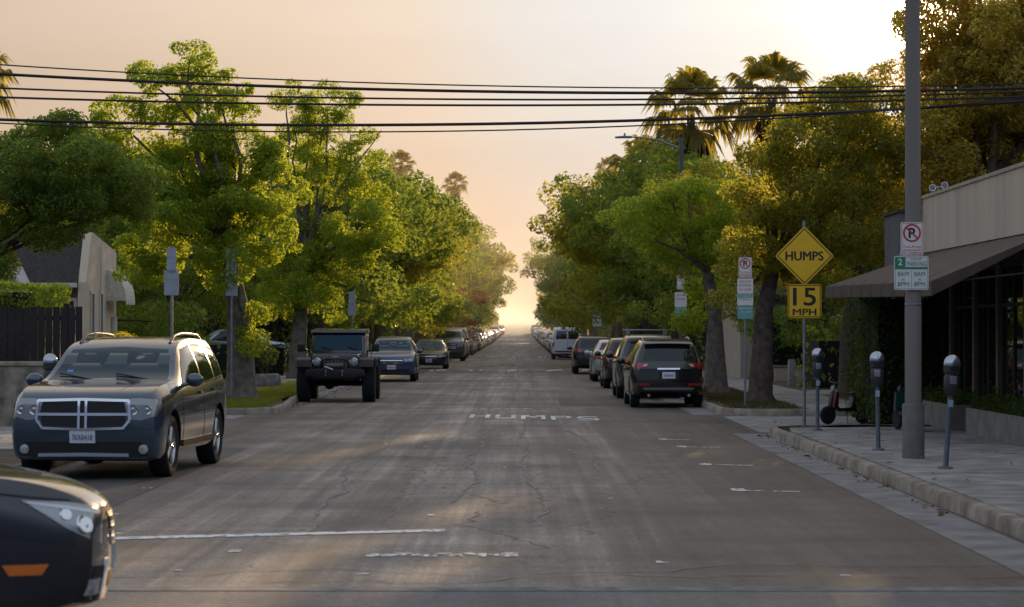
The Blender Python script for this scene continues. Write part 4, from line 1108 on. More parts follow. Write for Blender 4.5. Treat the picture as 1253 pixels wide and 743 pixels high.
walk_slabs('sidewalk', -30, -6.5, 35.0, 41.9, .148, CONC); slab('sidewalk', [(-6.5,41.9),(-7.3,43.0),(-30,43.0),(-30,41.9)], .144, CONC)
slab('planting_strip', [(-30,18),(-6.5,18),(-6.5,35),(-30,35)], .12, SOIL)
slab('planting_strip', [(4.5,54.2),(5.2,52.9),(6.3,52.6),(6.3,70),(4.56,70)], .13, SOIL)
walk_strip('planting_strip', 4.56, 6.3, [70]+FAR[3:], .13, SOIL)
walk_strip('planting_strip', -7.7, -6.26, [58]+FAR[2:], .12, LAWNM); slab('planting_strip', [(-9.3,53.8),(-6.5,53.5),(-5.75,54.3),(-5.65,57),(-5.9,60),(-6.25,62),(-7.7,62),(-9.3,60)], .12, LAWNM)
walk_strip('sidewalk', 6.32, 8.0, [52.5]+FAR[1:], .145, CONC); walk_strip('sidewalk', -9.3, -7.72, [62]+FAR[2:], .145, CONC)
walk_strip('lawn', -60, -9.32, [53.8]+FAR[1:], .14, LAWNM); walk_strip('yard', 8.02, 60, [52.5]+FAR[1:], .13, SOIL)
slab('driveway', [(-9.25,70),(-7.75,70),(-7.75,73.6),(-9.25,73.6)], .158, CONC)
slab('driveway', [(4.6,64.5),(8.0,64.5),(8.0,69),(20,69),(20,64.4)], .158, CONC)
slab('driveway', [(-9.4,94.2),(-9.4,99.8),(-24,99.8),(-24,94.2)], .42, CONC)

# painted markings are worn into the road
def worn_rects(rects, name, seed, z=.006, chip=.12, m=PAINTM, q=.06):
    """each rectangle as many small flakes with some missing, so edges read as worn."""
    rng = random.Random(seed); mb = MB()
    for x0, y0, x1, y1, sk in rects:
        nx = max(1, int((x1-x0)/q)); ny = max(1, int((y1-y0)/q))
        for j in range(ny):
            for i in range(nx):
                edge = i in (0, nx-1) or j in (0, ny-1)
                if rng.random() < chip*(1.8 if edge else .8): continue
                a, b = x0+(x1-x0)*i/nx, x0+(x1-x0)*(i+1)/nx; c, d = y0+(y1-y0)*j/ny, y0+(y1-y0)*(j+1)/ny
                s0, s1 = sk*(a-x0), sk*(b-x0)
                mb.quad((a,c+s0,z),(b,c+s1,z),(b,d+s1,z),(a,d+s0,z))
    o = mb.build(name, m, parent=road, recalc=False); return o
worn_rects([(-3.70,21.35,-.70,21.62,.30)], 'stop_line', 1, chip=.05, q=.05)
rr = random.Random(4)
worn_rects([(-1.26+k*.11+rr.uniform(-.02,.02), 19.86+rr.uniform(-.10,.06), -1.15+k*.11+.03, 20.02+rr.uniform(-.05,.12), 0) for k in range(11)], 'worn_line', 2, chip=.25, q=.035)
for k, (x, y, l) in enumerate([(2.45,27.9,.60),(2.48,33.3,.55),(2.49,38.4,.5),(2.35,41.0,.35)]):
    worn_rects([(x,y,x+.16,y+.42,0),(x+.16,y+.04,x+.16+l,y+.14,-.35)], 'stall_mark', 10+k, chip=.16, q=.05)
rr = random.Random(9)
worn_rects([(rr.uniform(-3.6,2.6), y, 0, 0, 0) for y in ()]+[(x, y, x+rr.uniform(.04,.14), y+rr.uniform(.06,.2), 0) for x, y in [(rr.uniform(-4.5,3.2), 17.8+rr.random()**1.7*34) for _ in range(16)]], 'paint_flecks', 20, chip=.2, q=.04)
worn_rects([(-1.5,57.0,.1,57.22,.12),(-.1,57.2,.28,57.5,0)], 'worn_line', 31, chip=.3, q=.06)
# the word on the carriageway, elongated along the street
STEN = {'H':[(0,0,.22,1),(.78,0,1,1),(.22,.42,.78,.58)], 'U':[(0,.12,.22,1),(.78,.12,1,1),(.1,0,.9,.18)],
        'M':[(0,0,.18,1),(.82,0,1,1),(.18,.66,.36,.95),(.36,.42,.64,.72),(.64,.66,.82,.95)], 'P':[(0,0,.22,1),(.22,.84,.9,1),(.22,.42,.9,.58),(.78,.54,1,.88)],
        'S':[(.1,.84,1,1),(0,.56,.22,.88),(.1,.42,.9,.58),(.78,.12,1,.46),(0,0,.9,.16)]}
x = -1.10; rects = []
for ch in 'HUMPS':
    w = .44 if ch != 'M' else .52
    y0 = 51.3-(x+1.1)*.62
    for a, b, c, d in STEN[ch]: rects.append((x+a*w, y0+b*2.2, x+c*w, y0+d*2.2, 0))
    x += w+.115
worn_rects(rects, 'road_lettering', 3, chip=.06, q=.07)

def ribbon(name, pts, w, m, z, seed):
    rng = random.Random(seed); mb = MB(); V = []
    P = [Vector((a, b, 0)) for a, b in pts]
    for i, p_ in enumerate(P):
        d_ = (P[min(i+1,len(P)-1)]-P[max(i-1,0)]).normalized(); n_ = Vector((-d_.y, d_.x, 0)); ww = w*rng.uniform(.2,.9)
        V += [(p_.x-n_.x*ww, p_.y-n_.y*ww, z), (p_.x+n_.x*ww, p_.y+n_.y*ww, z)]
    mb.add(V, [(2*i, 2*i+1, 2*i+3, 2*i+2) for i in range(len(P)-1)])
    return mb.build(name, m, parent=road, recalc=False)
def wander(x, y, dx, dy, n, jit, seed, step=.22):
    rng = random.Random(seed); out = []; a = math.atan2(dy, dx)
    for i in range(n):
        out.append((x, y)); b_ = a+rng.gauss(0, jit); x += step*math.cos(b_); y += step*math.sin(b_)
    return out
TAR = mat('tar_seal', (.022,.021,.021), .42, var=.3, scale=6); PALE = mat('pale_scuff', (.22,.20,.175), .85, var=.4, scale=9)
for k, (x, y, dx, dy, n, j, w_) in enumerate([(.05,20.5,.02,1,150,.55,.016),(.62,22,-.03,1,90,.6,.013),(-1.3,24,.0,1,120,.45,.012),(1.2,27,.05,1,70,.6,.014),(-.5,45,.01,1,160,.5,.014),(1.8,43,.01,1,120,.5,.013),(-2.4,52,.0,1,160,.5,.013)]):
    ribbon('tar_seam', wander(x, y, dx, dy, n, j, 40+k), w_, TAR, .0065, k)
for k, (x, y, dx, dy, n) in enumerate([(-4.9,17.9,1,.02,46),(1.5,18.4,1,-.03,30),(-1.9,17.75,1,.03,22)]):
    ribbon('tar_seam', wander(x, y, dx, dy, n, .5, 60+k), .014, TAR, .0085, k)
for k, (x, y, n) in enumerate([(.18,23,90),(-.75,26,120),(.95,30,70),(-2.0,22,100)]):
    ribbon('scuff_line', wander(x, y, 0, 1, n, .10, 80+k, .35), .030, PALE, .0055, k)
mb = MB(); mb.quad((-14,17.15,.0078),(14,17.15,.0078),(14,17.42,.0078),(-14,17.42,.0078)); mb.build('joint_strip', mat('joint_strip', (.17,.165,.16), .9, var=.45, scale=5), parent=road, recalc=False)
for k, (x0,y0,x1,y1) in enumerate([(-5.9,24,-4.3,38),(1.0,60,3.4,66)]):
    rng_ = random.Random(k); n_ = 14; top = [(x0+(x1-x0)*i/n_, y1+rng_.uniform(-.12,.12)) for i in range(n_+1)]; bot = [(x0+(x1-x0)*i/n_, y0+rng_.uniform(-.12,.12)) for i in range(n_+1)]
    mb = MB(); mb.add([(a, b, .0035) for a, b in bot]+[(a, b, .0035) for a, b in top], [(i, i+1, n_+2+i, n_+1+i) for i in range(n_)])
    mb.build('asphalt_patch', asphalt('asphalt_patch', (.068,.060,.054), (.105,.090,.078), .8) if k == 0 else bpy.data.materials['asphalt_patch'], parent=road, recalc=False)

def hump(y, name='speed_hump'):
    V, F = [], []; n = 12
    for j in range(n+1):
        t = j/n; z = .085*math.sin(math.pi*t)**1.0+.006
        for xx in (-5.5, -5.0, 3.3, 3.8): V.append((xx, y-1.9+3.8*t, zg(y)+(z if abs(xx+.85) < 4.4 else .006)))
    for j in range(n):
        for i in range(3): F.append((j*4+i, j*4+i+1, (j+1)*4+i+1, (j+1)*4+i))
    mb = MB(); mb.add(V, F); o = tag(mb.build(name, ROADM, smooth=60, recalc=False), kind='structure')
    rr = random.Random(int(y)); mb = MB()
    for xx in (-4.1, -2.3, -.6, 1.2, 2.5):
        for k in range(5):
            if rr.random() < .3: continue
            a = xx+k*.14; yy = y-1.85+k*.12; z0 = zg(y)+.085*math.sin(math.pi*(.05+k*.12/3.8))+.012; z1 = zg(y)+.085*math.sin(math.pi*(.05+(k*.12+.5)/3.8))+.012
            mb.quad((a,yy,z0),(a+.12,yy,z0),(a+.12,yy+.5,z1),(a,yy+.5,z1))
    mb.build('chevron_paint', PAINTM, o, recalc=False)
hump(111.5); hump(167.5); hump(262)

# ================================================================== street furniture
GALV = mat('galvanised_steel', (.30,.33,.36), .45, metal=.6, var=.2, scale=12)
GALVD = mat('dull_steel', (.22,.24,.26), .5, metal=.5, var=.2, scale=12)
SIGNBACK = mat('sign_back', (.34,.38,.42), .45, metal=.35, var=.15, scale=5)
WHITE = mat('sign_white', (.72,.71,.68), .45, var=.06, scale=6)
REDP = mat('sign_red', (.50,.035,.03), .45)
GREENP = mat('sign_green', (.02,.22,.11), .45)
TEALP = mat('sign_teal', (.14,.36,.34), .45, var=.1)
BLACKP = mat('sign_black', (.012,.012,.012), .5)
YELP = mat('sign_yellow', (.78,.47,.012), .42, var=.05, scale=5)

def rrect(w, h, r, n=4):
    out = []
    for cx, cz, a in ((w/2-r,h/2-r,0),(-w/2+r,h/2-r,90),(-w/2+r,-h/2+r,180),(w/2-r,-h/2+r,270)):
        for i in range(n+1): out.append((cx+r*math.cos(R(a+90*i/n)), cz+r*math.sin(R(a+90*i/n))))
    return out
def plate_mesh(w, h, m, r=.03, t=.004, y=0.0, rot=0.0):
    P = rrect(w, h, r)
    if rot: P = [(a*math.cos(rot)-b*math.sin(rot), a*math.sin(rot)+b*math.cos(rot)) for a, b in P]
    mb = MB(); mb.prism(P, y, y+t, 'XZ'); return mb
def ring_mb(mb, r0, r1, y, n=28, cx=0, cz=0):
    for k in range(n):
        a, b = 2*math.pi*k/n, 2*math.pi*(k+1)/n
        mb.quad((cx+r0*math.cos(a),y,cz+r0*math.sin(a)),(cx+r1*math.cos(a),y,cz+r1*math.sin(a)),(cx+r1*math.cos(b),y,cz+r1*math.sin(b)),(cx+r0*math.cos(b),y,cz+r0*math.sin(b)))
def border_mb(w, h, th, y, inset=.012):
    mb = MB(); a, b = w/2-inset, h/2-inset
    for x0, x1, z0, z1 in ((-a,a,b-th,b),(-a,a,-b,-b+th),(-a,-a+th,-b+th,b-th),(a-th,a,-b+th,b-th)): mb.quad((x0,y,z0),(x1,y,z0),(x1,y,z1),(x0,y,z1))
    return mb
def no_parking_face(parent, cz, w, h, y):
    """white plate: black P in a red ring with slash, red lines below."""
    p = plate_mesh(w, h, WHITE, .02, .004).build('sign_plate', WHITE, parent, loc=(0, y, cz))
    border_mb(w, h, .006, -.0015).build('border', REDP, p, recalc=False)
    r = w*.40; zc = h/2-w*.47
    text('P', 'letter', BLACKP, p, (0, -.002, zc), h=r*1.12, bold=.03)
    mb = MB(); ring_mb(mb, r*.80, r, -.003, cz=zc); c, s = math.cos(R(-42)), math.sin(R(-42)); L, t = r*.86, r*.095
    mb.quad(*[(u*c-v*s, -.0035, zc+u*s+v*c) for u, v in ((-L,-t),(L,-t),(L,t),(-L,t))]); mb.build('prohibition_ring', REDP, p, recalc=False)
    text('Tow-Away', 'red_lettering', REDP, p, (0, -.002, -h/2+h*.255), w=w*.82)
    mb = MB(); mb.quad((-w*.4,-.002,-h/2+h*.155),(w*.4,-.002,-h/2+h*.155),(w*.4,-.002,-h/2+h*.175),(-w*.4,-.002,-h/2+h*.175)); mb.build('rule', REDP, p, recalc=False)
    text('No Stopping', 'red_lettering', REDP, p, (0, -.002, -h/2+h*.09), w=w*.82)
    return p
def two_hour_face(parent, cz, w, h, y):
    p = plate_mesh(w, h, WHITE, .02, .004).build('sign_plate', WHITE, parent, loc=(0, y, cz))
    border_mb(w, h, .005, -.0015).build('border', GREENP, p, recalc=False)
    mb = MB(); mb.quad((-w*.48,-.002,h*.18),(-w*.17,-.002,h*.18),(-w*.17,-.002,h*.475),(-w*.48,-.002,h*.475)); mb.quad((-w*.48,-.002,h*.11),(w*.48,-.002,h*.11),(w*.48,-.002,h*.175),(-w*.48,-.002,h*.175)); mb.build('green_field', GREENP, p, recalc=False)
    text('2', 'numeral', WHITE, p, (-w*.325, -.003, h*.325), h=h*.20, bold=.02)
    text('HOUR', 'lettering', GREENP, p, (w*.15, -.003, h*.41), w=w*.30, h=h*.075); text('PARKING', 'lettering', GREENP, p, (w*.155, -.003, h*.27), w=w*.56, h=h*.14)
    for sx in (-1, 1):
        text('8AM', 'lettering', GREENP, p, (sx*w*.24, -.003, -h*.03), w=w*.32, h=h*.13); text('to', 'lettering', GREENP, p, (sx*w*.24, -.003, -h*.19), h=h*.06); text('8PM', 'lettering', GREENP, p, (sx*w*.24, -.003, -h*.33), w=w*.32, h=h*.13)
    mb = MB(); mb.quad((-.002,-.003,-h*.44),(.002,-.003,-h*.44),(.002,-.003,h*.08),(-.002,-.003,h*.08)); mb.build('divider', GREENP, p, recalc=False)
    return p
def small_face(parent, cz, w, h, y, top, body, lines, words_, ink):
    """small multi-line parking plate."""
    p = plate_mesh(w, h, WHITE, .015, .004).build('sign_plate', body, parent, loc=(0, y, cz))
    if top:
        mb = MB(); mb.quad((-w*.47,-.0015,h*.16),(w*.47,-.0015,h*.16),(w*.47,-.0015,h*.46),(-w*.47,-.0015,h*.46)); mb.build('colour_band', top, p, recalc=False)
    for i, s in enumerate(words_):
        text(s, 'lettering', (WHITE if (top and i == 0) else ink), p, (0, -.003, h*.30-i*h*.27), w=w*.76, h=h*.14)
    return p
def post_mb(h, r=.030): 
    mb = MB(); mb.tube([(0,0,-.05),(0,0,h)], r, 10); return mb

def stained(name, col):
    m, nt, b = nodes_of(name); N = nt.nodes.new; Lk = nt.links.new
    tc = N('ShaderNodeTexCoord'); mp = N('ShaderNodeMapping'); mp.inputs['Scale'].default_value = (1.3, 1.3, .10); Lk(tc.outputs['Object'], mp.inputs['Vector'])
    n = N('ShaderNodeTexNoise'); n.inputs['Scale'].default_value = 1.6; n.inputs['Detail'].default_value = 6; Lk(mp.outputs[0], n.inputs['Vector'])
    r = N('ShaderNodeMapRange'); r.inputs[1].default_value = .32; r.inputs[2].default_value = .62; Lk(n.outputs['Fac'], r.inputs[0])
    mx = N('ShaderNodeMix'); mx.data_type = 'RGBA'; mx.inputs[6].default_value = tuple(c*.80 for c in col)+(1,); mx.inputs[7].default_value = col+(1,); Lk(r.outputs[0], mx.inputs[0]); Lk(mx.outputs[2], b.inputs['Base Color'])
    n2 = N('ShaderNodeTexNoise'); n2.inputs['Scale'].default_value = 60; Lk(tc.outputs['Object'], n2.inputs['Vector']); bp = N('ShaderNodeBump'); bp.inputs['Strength'].default_value = .35; bp.inputs['Distance'].default_value = .01; Lk(n2.outputs['Fac'], bp.inputs['Height']); Lk(bp.outputs[0], b.inputs['Normal'])
    inp(b, 'Roughness', .9); return m

# yellow HUMPS / 15 MPH warning sign
s = thing('warning_sign', 'yellow diamond HUMPS sign over square 15 MPH plate on steel post', 'road sign', (5.11,43.55,.15), R(3))
post_mb(3.68,.028).build('post', GALVD, s, 50)
d = plate_mesh(.76,.76,YELP,.05,.004,rot=R(45)).build('sign_plate', YELP, s, loc=(0,-.034,3.05))
mb = MB()
for k in range(4):
    a = R(90*k); c_, s_ = math.cos(a), math.sin(a); L0, L1 = .500, .476
    q = [(L0,0),(0,L0),(0,L1),(L1,0)]; mb.quad(*[(u*c_-v*s_, -.0015, u*s_+v*c_) for u, v in q])
mb.build('border', BLACKP, d, recalc=False)
text('HUMPS', 'lettering', BLACKP, d, (0,-.002,0), w=.68, h=.16, bold=.025)
e = plate_mesh(.61,.61,YELP,.04,.004).build('speed_plate', YELP, s, loc=(0,-.034,2.235))
border_mb(.61,.61,.014,-.0015,.014).build('border', BLACKP, e, recalc=False)
text('15', 'numeral', BLACKP, e, (0,-.002,.08), w=.42, h=.325, bold=.012); text('MPH', 'lettering', BLACKP, e, (0,-.002,-.195), w=.42, h=.115, bold=.025)

# parking sign posts on the right
def sign_stack(label, loc, H, faces, group=None, rz=0):
    s = thing('parking_sign', label, 'parking sign', loc, rz, group)
    post_mb(H, .026).build('post', GALVD, s, 50)
    for f_ in faces: f_(s)
    return s
sign_stack('four small parking plates stacked on thin post beside thick tree trunk', (5.10,54.9,.13), 3.45, [
    lambda s: no_parking_face(s, 3.16, .30, .46, -.032),
    lambda s: small_face(s, 2.74, .36, .34, -.032, None, WHITE, 3, ['TOW AWAY','NO STOPPING','7AM TO 9AM'], REDP),
    lambda s: small_face(s, 2.43, .36, .26, -.032, TEALP, WHITE, 3, ['2 HOUR','PARKING'], GREENP),
    lambda s: small_face(s, 2.14, .36, .30, -.032, TEALP, TEALP, 3, ['8AM','TO 6PM'], WHITE)])
sign_stack('narrow parking sign on thin post beyond the dark SUVs, right kerb', (4.75,150,.13), 4.6, [
    lambda s: no_parking_face(s, 3.3, .30, .46, -.032), lambda s: small_face(s, 2.5, .55, 1.0, -.032, TEALP, WHITE, 3, ['2 HOUR','PARKING','8AM'], GREENP)])

# streetlamp with signs further up the right kerb
s = thing('street_lamp', 'grey streetlamp with long arm reaching over street below palm crowns', 'street lamp', (6.66,100,.12))
mb = MB(); mb.tube([(0,0,-.05),(0,0,.6),(0,0,.62),(0,0,9.75)], [.16,.15,.125,.085], 14); mb.build('pole', mat('lamp_pole_grey', (.09,.085,.08), .6), s, 50)
mb = MB(); mb.tube([(0,0,9.2),(-.25,0,9.35),(-.9,0,9.62),(-1.7,0,9.74),(-2.2,0,9.76)], [.045,.045,.04,.035,.03], 8); mb.tube([(0,0,9.70),(-.5,0,9.50)], .022, 6); mb.build('arm', GALVD, s, 50)
mb = MB(); mb.prism([(-2.05,9.80),(-2.45,9.80),(-2.75,9.77),(-2.75,9.71),(-2.05,9.71)], -.15, .15, 'XZ'); hd = mb.build('lamp_head', GALVD, s, 40, .02)
mb = MB(); mb.lathe([(.04,0),(.04,.10),(.03,.12),(0,.12)], c=(-2.35,0,9.80), n=12); mb.build('photocell', GALVD, hd, 40)
s = thing('parking_sign', 'white round-P plate above teal parking plate strapped to streetlamp pole', 'parking sign', (6.62,99.85,.12))
no_parking_face(s, 3.75, .32, .60, -.02); small_face(s, 3.02, .50, .62, -.02, None, WHITE, 3, ['TOW AWAY','NO STOPPING'], REDP); small_face(s, 2.48, .50, .44, -.02, TEALP, TEALP, 2, ['2 HOUR','PARKING'], WHITE)

# concrete lamp pole at the front right, with its signs
s = thing('utility_pole', 'thick grey concrete pole with square collar base at kerb by meters', 'utility pole', (5.26,32.4,.148))
PC = stained('pole_concrete', (.215,.190,.165))
mb = MB(); mb.lathe([(.150,-.02),(.150,.70),(.142,.725),(.115,.73)], n=20); mb.build('base_collar', mat('pole_base_paint', (.16,.145,.135), .7, var=.2, scale=6), s, 40)
mb = MB(); mb.lathe([(.112,.70),(.112,2.02),(.108,2.03),(.100,6.0),(.092,10.2),(0,10.25)], n=20); mb.build('pole', PC, s, 40)
mb = MB()
for z in (2.05, 2.42, 2.60, 3.02): mb.lathe([(.113,z),(.116,z+.002),(.116,z+.018),(.113,z+.02)], n=20)
mb.build('strap', GALV, s, 40)
s = thing('no_parking_sign', 'white sign with black P in red prohibition ring on concrete pole', 'parking sign', (5.225,32.27,.148), R(4))
no_parking_face(s, 2.93, .305, .445, 0)
s = thing('parking_sign', 'green and white 2 HOUR PARKING 8AM to 8PM sign on concrete pole', 'parking sign', (5.215,32.26,.148), R(4))
two_hour_face(s, 2.475, .465, .45, 0)

# blank backs of signs on the left kerb
def back_sign(label, loc, H, boards, rz):
    s = thing('parking_sign', label, 'parking sign', loc, rz, 'sign backs on the left kerb')
    post_mb(H, .028).build('post', GALVD, s, 50)
    for cz, w, h in boards:
        o = plate_mesh(w, h, SIGNBACK, .02, .004).build('sign_plate', SIGNBACK, s, loc=(0, -.036 if w < .33 else -.041, cz))
        mb = MB()
        for k in range(4): mb.quad((-w/2+.02,-.001,-h/2+h*(k+.48)/4),(w/2-.02,-.001,-h/2+h*(k+.48)/4),(w/2-.02,-.001,-h/2+h*(k+.52)/4),(-w/2+.02,-.001,-h/2+h*(k+.52)/4))
        mb.build('rib', GALVD, o, recalc=False)
    return s
back_sign('blank grey backs of two parking plates rising behind the grey SUV', (-7.25,50.2,0), 3.62, [(3.32,.20,.52),(2.85,.31,.52)], R(-4))
back_sign('tall narrow sign back on post standing in front of shaggy trunk', (-7.12,59.5,.12), 3.75, [(3.45,.26,.60),(2.87,.30,.55)], R(5))
back_sign('small distant sign back on post behind the lifted off-roader', (-6.9,99,.12), 3.32, [(3.1,.28,.5),(2.6,.34,.45)], R(-3))

# parking meters
MH = mat('meter_head', (.045,.047,.05), .5, metal=.3); MD = mat('meter_dome', (.42,.46,.50), .16, metal=.9); MPOST = mat('meter_post', (.10,.115,.14), .5, metal=.3, var=.2)
def make_meter():
    s = thing('parking_meter', '', 'parking meter', group='single-head parking meters')
    mb = MB(); mb.lathe([(.095,0),(.09,.02),(.04,.035),(.033,.05),(.031,.86),(.034,.90)], n=16); mb.build('post', MPOST, s, 40)
    mb = MB(); mb.lathe([(.036,.88),(.045,.92),(.082,.96),(.092,1.03),(.092,1.14),(.078,1.16),(.078,1.175),(.100,1.19),(.105,1.26),(.103,1.285),(0,1.285)], n=20); h = mb.build('head', MH, s, 40)
    for v in h.data.vertices: v.co.y *= .72
    mb = MB(); mb.lathe([(.107,1.275),(.107,1.30),(.098,1.345),(.070,1.385),(.035,1.405),(0,1.41)], n=20); d = mb.build('dome', MD, s, 60)
    for v in d.data.vertices: v.co.y *= .74
    mb = MB(); mb.box((0,-.074,1.10), (.085,.012,.10)); mb.build('coin_plate', GALV, h, 30, .004)
    mb = MB(); mb.box((0,-.082,1.245), (.10,.01,.05)); mb.build('display', mat('meter_display', (.02,.025,.02), .1), h, 30, .003)
    mb = MB(); mb.box((0,-.036,.80), (.085,.008,.20)); mb.build('sticker', mat('blue_label', (.30,.42,.55), .5, var=.35, scale=30), s, 30)
    return s
mt = make_meter()
for i, (x, y, z, tx, ty, lab) in enumerate([(5.25,29.9,.148,R(2.5),R(3),'leaning parking meter nearest the planters, right of the concrete pole'), (5.10,34.5,.148,0,R(-.6),'parking meter just left of the concrete pole, pale sticker on post'), (5.08,41.4,.148,0,R(.4),'parking meter standing right of the HUMPS sign post'), (-6.72,34.4,.12,0,R(-1),'parking meter whose chrome dome shows behind the grey SUV')]):
    o = mt if i == 0 else copy_tree(mt)
    o.location = (x, y, z); o.rotation_euler = (tx, ty, R([12,-8,5,170][i])); o['label'] = lab
    if i in (0,):
        for c in o.children:
            if c.name.startswith('sticker'): c.scale = (.7,1,.45); c.location.z = .45; 

# concrete stub post, boulder
s = thing('bollard', 'pale square concrete post standing by driveway beyond HUMPS sign', 'bollard', (8.55,76.2,.13))
mb = MB(); mb.box((0,0,.39), (.24,.24,.80), taper=.94); mb.build('post', mat('stub_concrete', (.36,.35,.32), .85, var=.2), s, 30, .02)
mb = MB(); mb.box((0,0,.80), (.20,.20,.05)); mb.build('cap', CONC, s, 30, .02)
mb = MB(); mb.box((0,0,.18), (.92,.55,.46), taper=.86)
o = mb.build('stone_block', mat('grey_boulder', (.17,.155,.14), .95, var=.45, scale=5, bump=1.0, bscale=12), None, 50, .07, 3, loc=(-7.69,72.9,.14), rot=(0,0,R(8)))
rr = random.Random(2)
for v in o.data.vertices: v.co += Vector((rr.gauss(0,.018), rr.gauss(0,.018), rr.gauss(0,.015)))
tag(o, 'low grey stone block on the grass strip beside the shaggy trunk', 'stone')

# overhead wires
WIRE = mat('wire_black', (.02,.014,.012), .6)
def wire(label, zs, r, y0, y1):
    X = np.array([-10.77,-2.65,6.81]); c = np.polyfit(X, np.array(zs), 2); pts = []
    for i in range(61):
        x = -30+54*i/60; pts.append((x, y0+(y1-y0)*i/60, float(np.polyval(c, x))))
    mb = MB(); mb.tube(pts, r, 6); o = mb.build('overhead_wire', WIRE, None, 60)
    return tag(o, label, 'wire', 'overhead wires across the street')
wire('topmost thin overhead wire crossing the street', (7.40,7.00,6.91), .016, 50.6, 49.9)
wire('thick dark overhead cable just under the topmost wire', (7.19,6.855,6.80), .034, 50.4, 49.8)
wire('third overhead wire from the top', (6.89,6.66,6.69), .022, 50.3, 49.7)
wire('fourth overhead wire from the top, middle of the span', (6.69,6.52,6.58), .025, 50.2, 49.6)
wire('thick overhead cable, second from the bottom', (6.21,6.09,6.35), .034, 50.0, 49.4)
wire('lowest thin overhead wire sagging beneath the thick cable', (6.13,5.94,6.31), .016, 49.9, 49.3)

# ================================================================== buildings on the right
STUC = mat('stucco_beige', (.36,.30,.235), .9, var=.16, scale=1.5, bump=.35, bscale=70)
PARA = stained('stained_parapet', (.56,.465,.36))
DKW = mat('dark_storefront', (.018,.015,.013), .55); PIER = mat('pier_tan', (.15,.105,.07), .8, var=.2, scale=4)
DGL = mat('shop_glass', (.010,.010,.011), .02, spec=1.0)
b = thing('shop_building', 'single-storey beige stucco shop with streaked parapet, dark windows and brown awning', 'shop', (7.9,33,0))
def rel(p): return (p[0]-7.9, p[1]-33, p[2])
mb = MB(); mb.span(rel((7.9,16,3.38)), rel((8.2,47.6,4.44))); mb.span(rel((8.2,47.3,.0)), rel((20,47.6,4.44))); mb.build('parapet', PARA, b)
mb = MB(); mb.span(rel((7.87,16,4.44)), rel((8.25,47.65,4.50))); mb.build('coping', mat('coping_tan', (.40,.33,.25), .85, var=.2), b)
mb = MB(); mb.span(rel((8.2,16,4.0)), rel((20,47.3,4.1))); mb.build('roof', mat('roof_felt', (.12,.12,.12), .9), b)
mb = MB(); mb.span(rel((8.45,16,0)), rel((8.6,47.3,3.38))); mb.span(rel((7.955,16,.14)), rel((8.45,47.3,.30))); mb.build('wall', DKW, b)
mb = MB(); mb.span(rel((7.96,16,3.0)), rel((8.45,47.3,3.38))); mb.build('fascia', DKW, b)
for y in (47.1, 44.7, 42.4, 40.3, 38.1, 35.6, 33.2, 30.8, 28.2, 25.6, 23.0, 20.0):
    mb = MB(); mb.span(rel((7.93,y-.085,.14)), rel((8.44,y+.085,3.0))); mb.build('pier', PIER, b, bevel=.01)
PY = [20.0,23.0,25.6,28.2,30.8,33.2,35.6,38.1,40.3,42.4,44.7,47.1]
for a, c in zip(PY, PY[1:]):
    door = abs((a+c)/2-41.35) < .3
    mb = MB(); x = 7.985
    for z in ((.30,.38),(2.9,3.0),(2.25,2.31)): mb.span(rel((x,a+.13,z[0])), rel((x+.08,c-.13,z[1])))
    for q in (0, .5, 1):
        yy = a+.16+(c-a-.32)*q; mb.span(rel((x,yy-.03,.38)), rel((x+.08,yy+.03,2.9)))
    w = mb.build('window_frame', DKW, b)
    mb = MB(); mb.span(rel((x+.03,a+.10,.38)), rel((x+.045,c-.10,2.9))); mb.build('glass', DGL, w)
AWN = mat('awning_canvas', (.085,.062,.048), .85, var=.18, scale=4, bump=.2, bscale=200)
mb = MB(); y0, y1 = rel((0,35.3,0))[1], rel((0,47.55,0))[1]
mb.quad((0,y0,3.36),(0,y1,3.36),(-1.9,y1,2.72),(-1.9,y0,2.58)); mb.quad((-1.9,y0,2.58),(-1.9,y1,2.72),(-1.9,y1,2.50),(-1.9,y0,2.36))
mb.quad((-1.9,y1,2.50),(-1.9,y1,2.72),(0,y1,3.36),(0,y1,2.5)); mb.add([(-1.9,y0,2.58),(0,y0,3.36),(0,y0,3.33),(-1.9,y0,2.36)], [(0,1,2,3)])
aw = mb.build('awning', AWN, b, recalc=False)
for k in range(1, 10):
    q = k/10; yy = y0+(y1-y0)*q; zo = 2.58+.14*q; mb = MB(); mb.tube([(-.01,yy,3.364),(-.95,yy,(3.364+zo)/2-.006),(-1.9,yy,zo+.004),(-1.905,yy,zo-.22)], .007, 5); mb.build('awning_seam', AWN, aw, 50)
mb = MB()
for q in (0, .25, .5, .75, 1):
    yy = y0+.05+(y1-y0-.1)*q; zo = 2.56+.14*q; mb.tube([(-.02,yy,3.32),(-1.87,yy,zo-.02)], .02, 6); mb.tube([(-1.87,yy,zo-.02),(-.02,yy,2.75)], .018, 6)
mb.tube([(-1.87,y0+.05,2.54),(-1.87,y1-.05,2.68)], .02, 6); mb.build('awning_frame', DKW, aw, 50)
mb = MB(); mb.span(rel((7.74,47.45,.14)), rel((7.86,47.57,4.62))); mb.build('downpipe', mat('white_pipe', (.62,.66,.72), .5), b, bevel=.02)
lt = thing('flood_light', 'pair of white flood lamps on the parapet above the awning', 'flood light', (8.05,46.6,4.50)); lt.scale = (.78,.78,.78)
mb = MB(); mb.tube([(0,0,-.02),(0,0,.14)], .025, 8); mb.tube([(-.13,0,.14),(.13,0,.17)], .02, 8); mb.build('bracket', GALV, lt, 40)
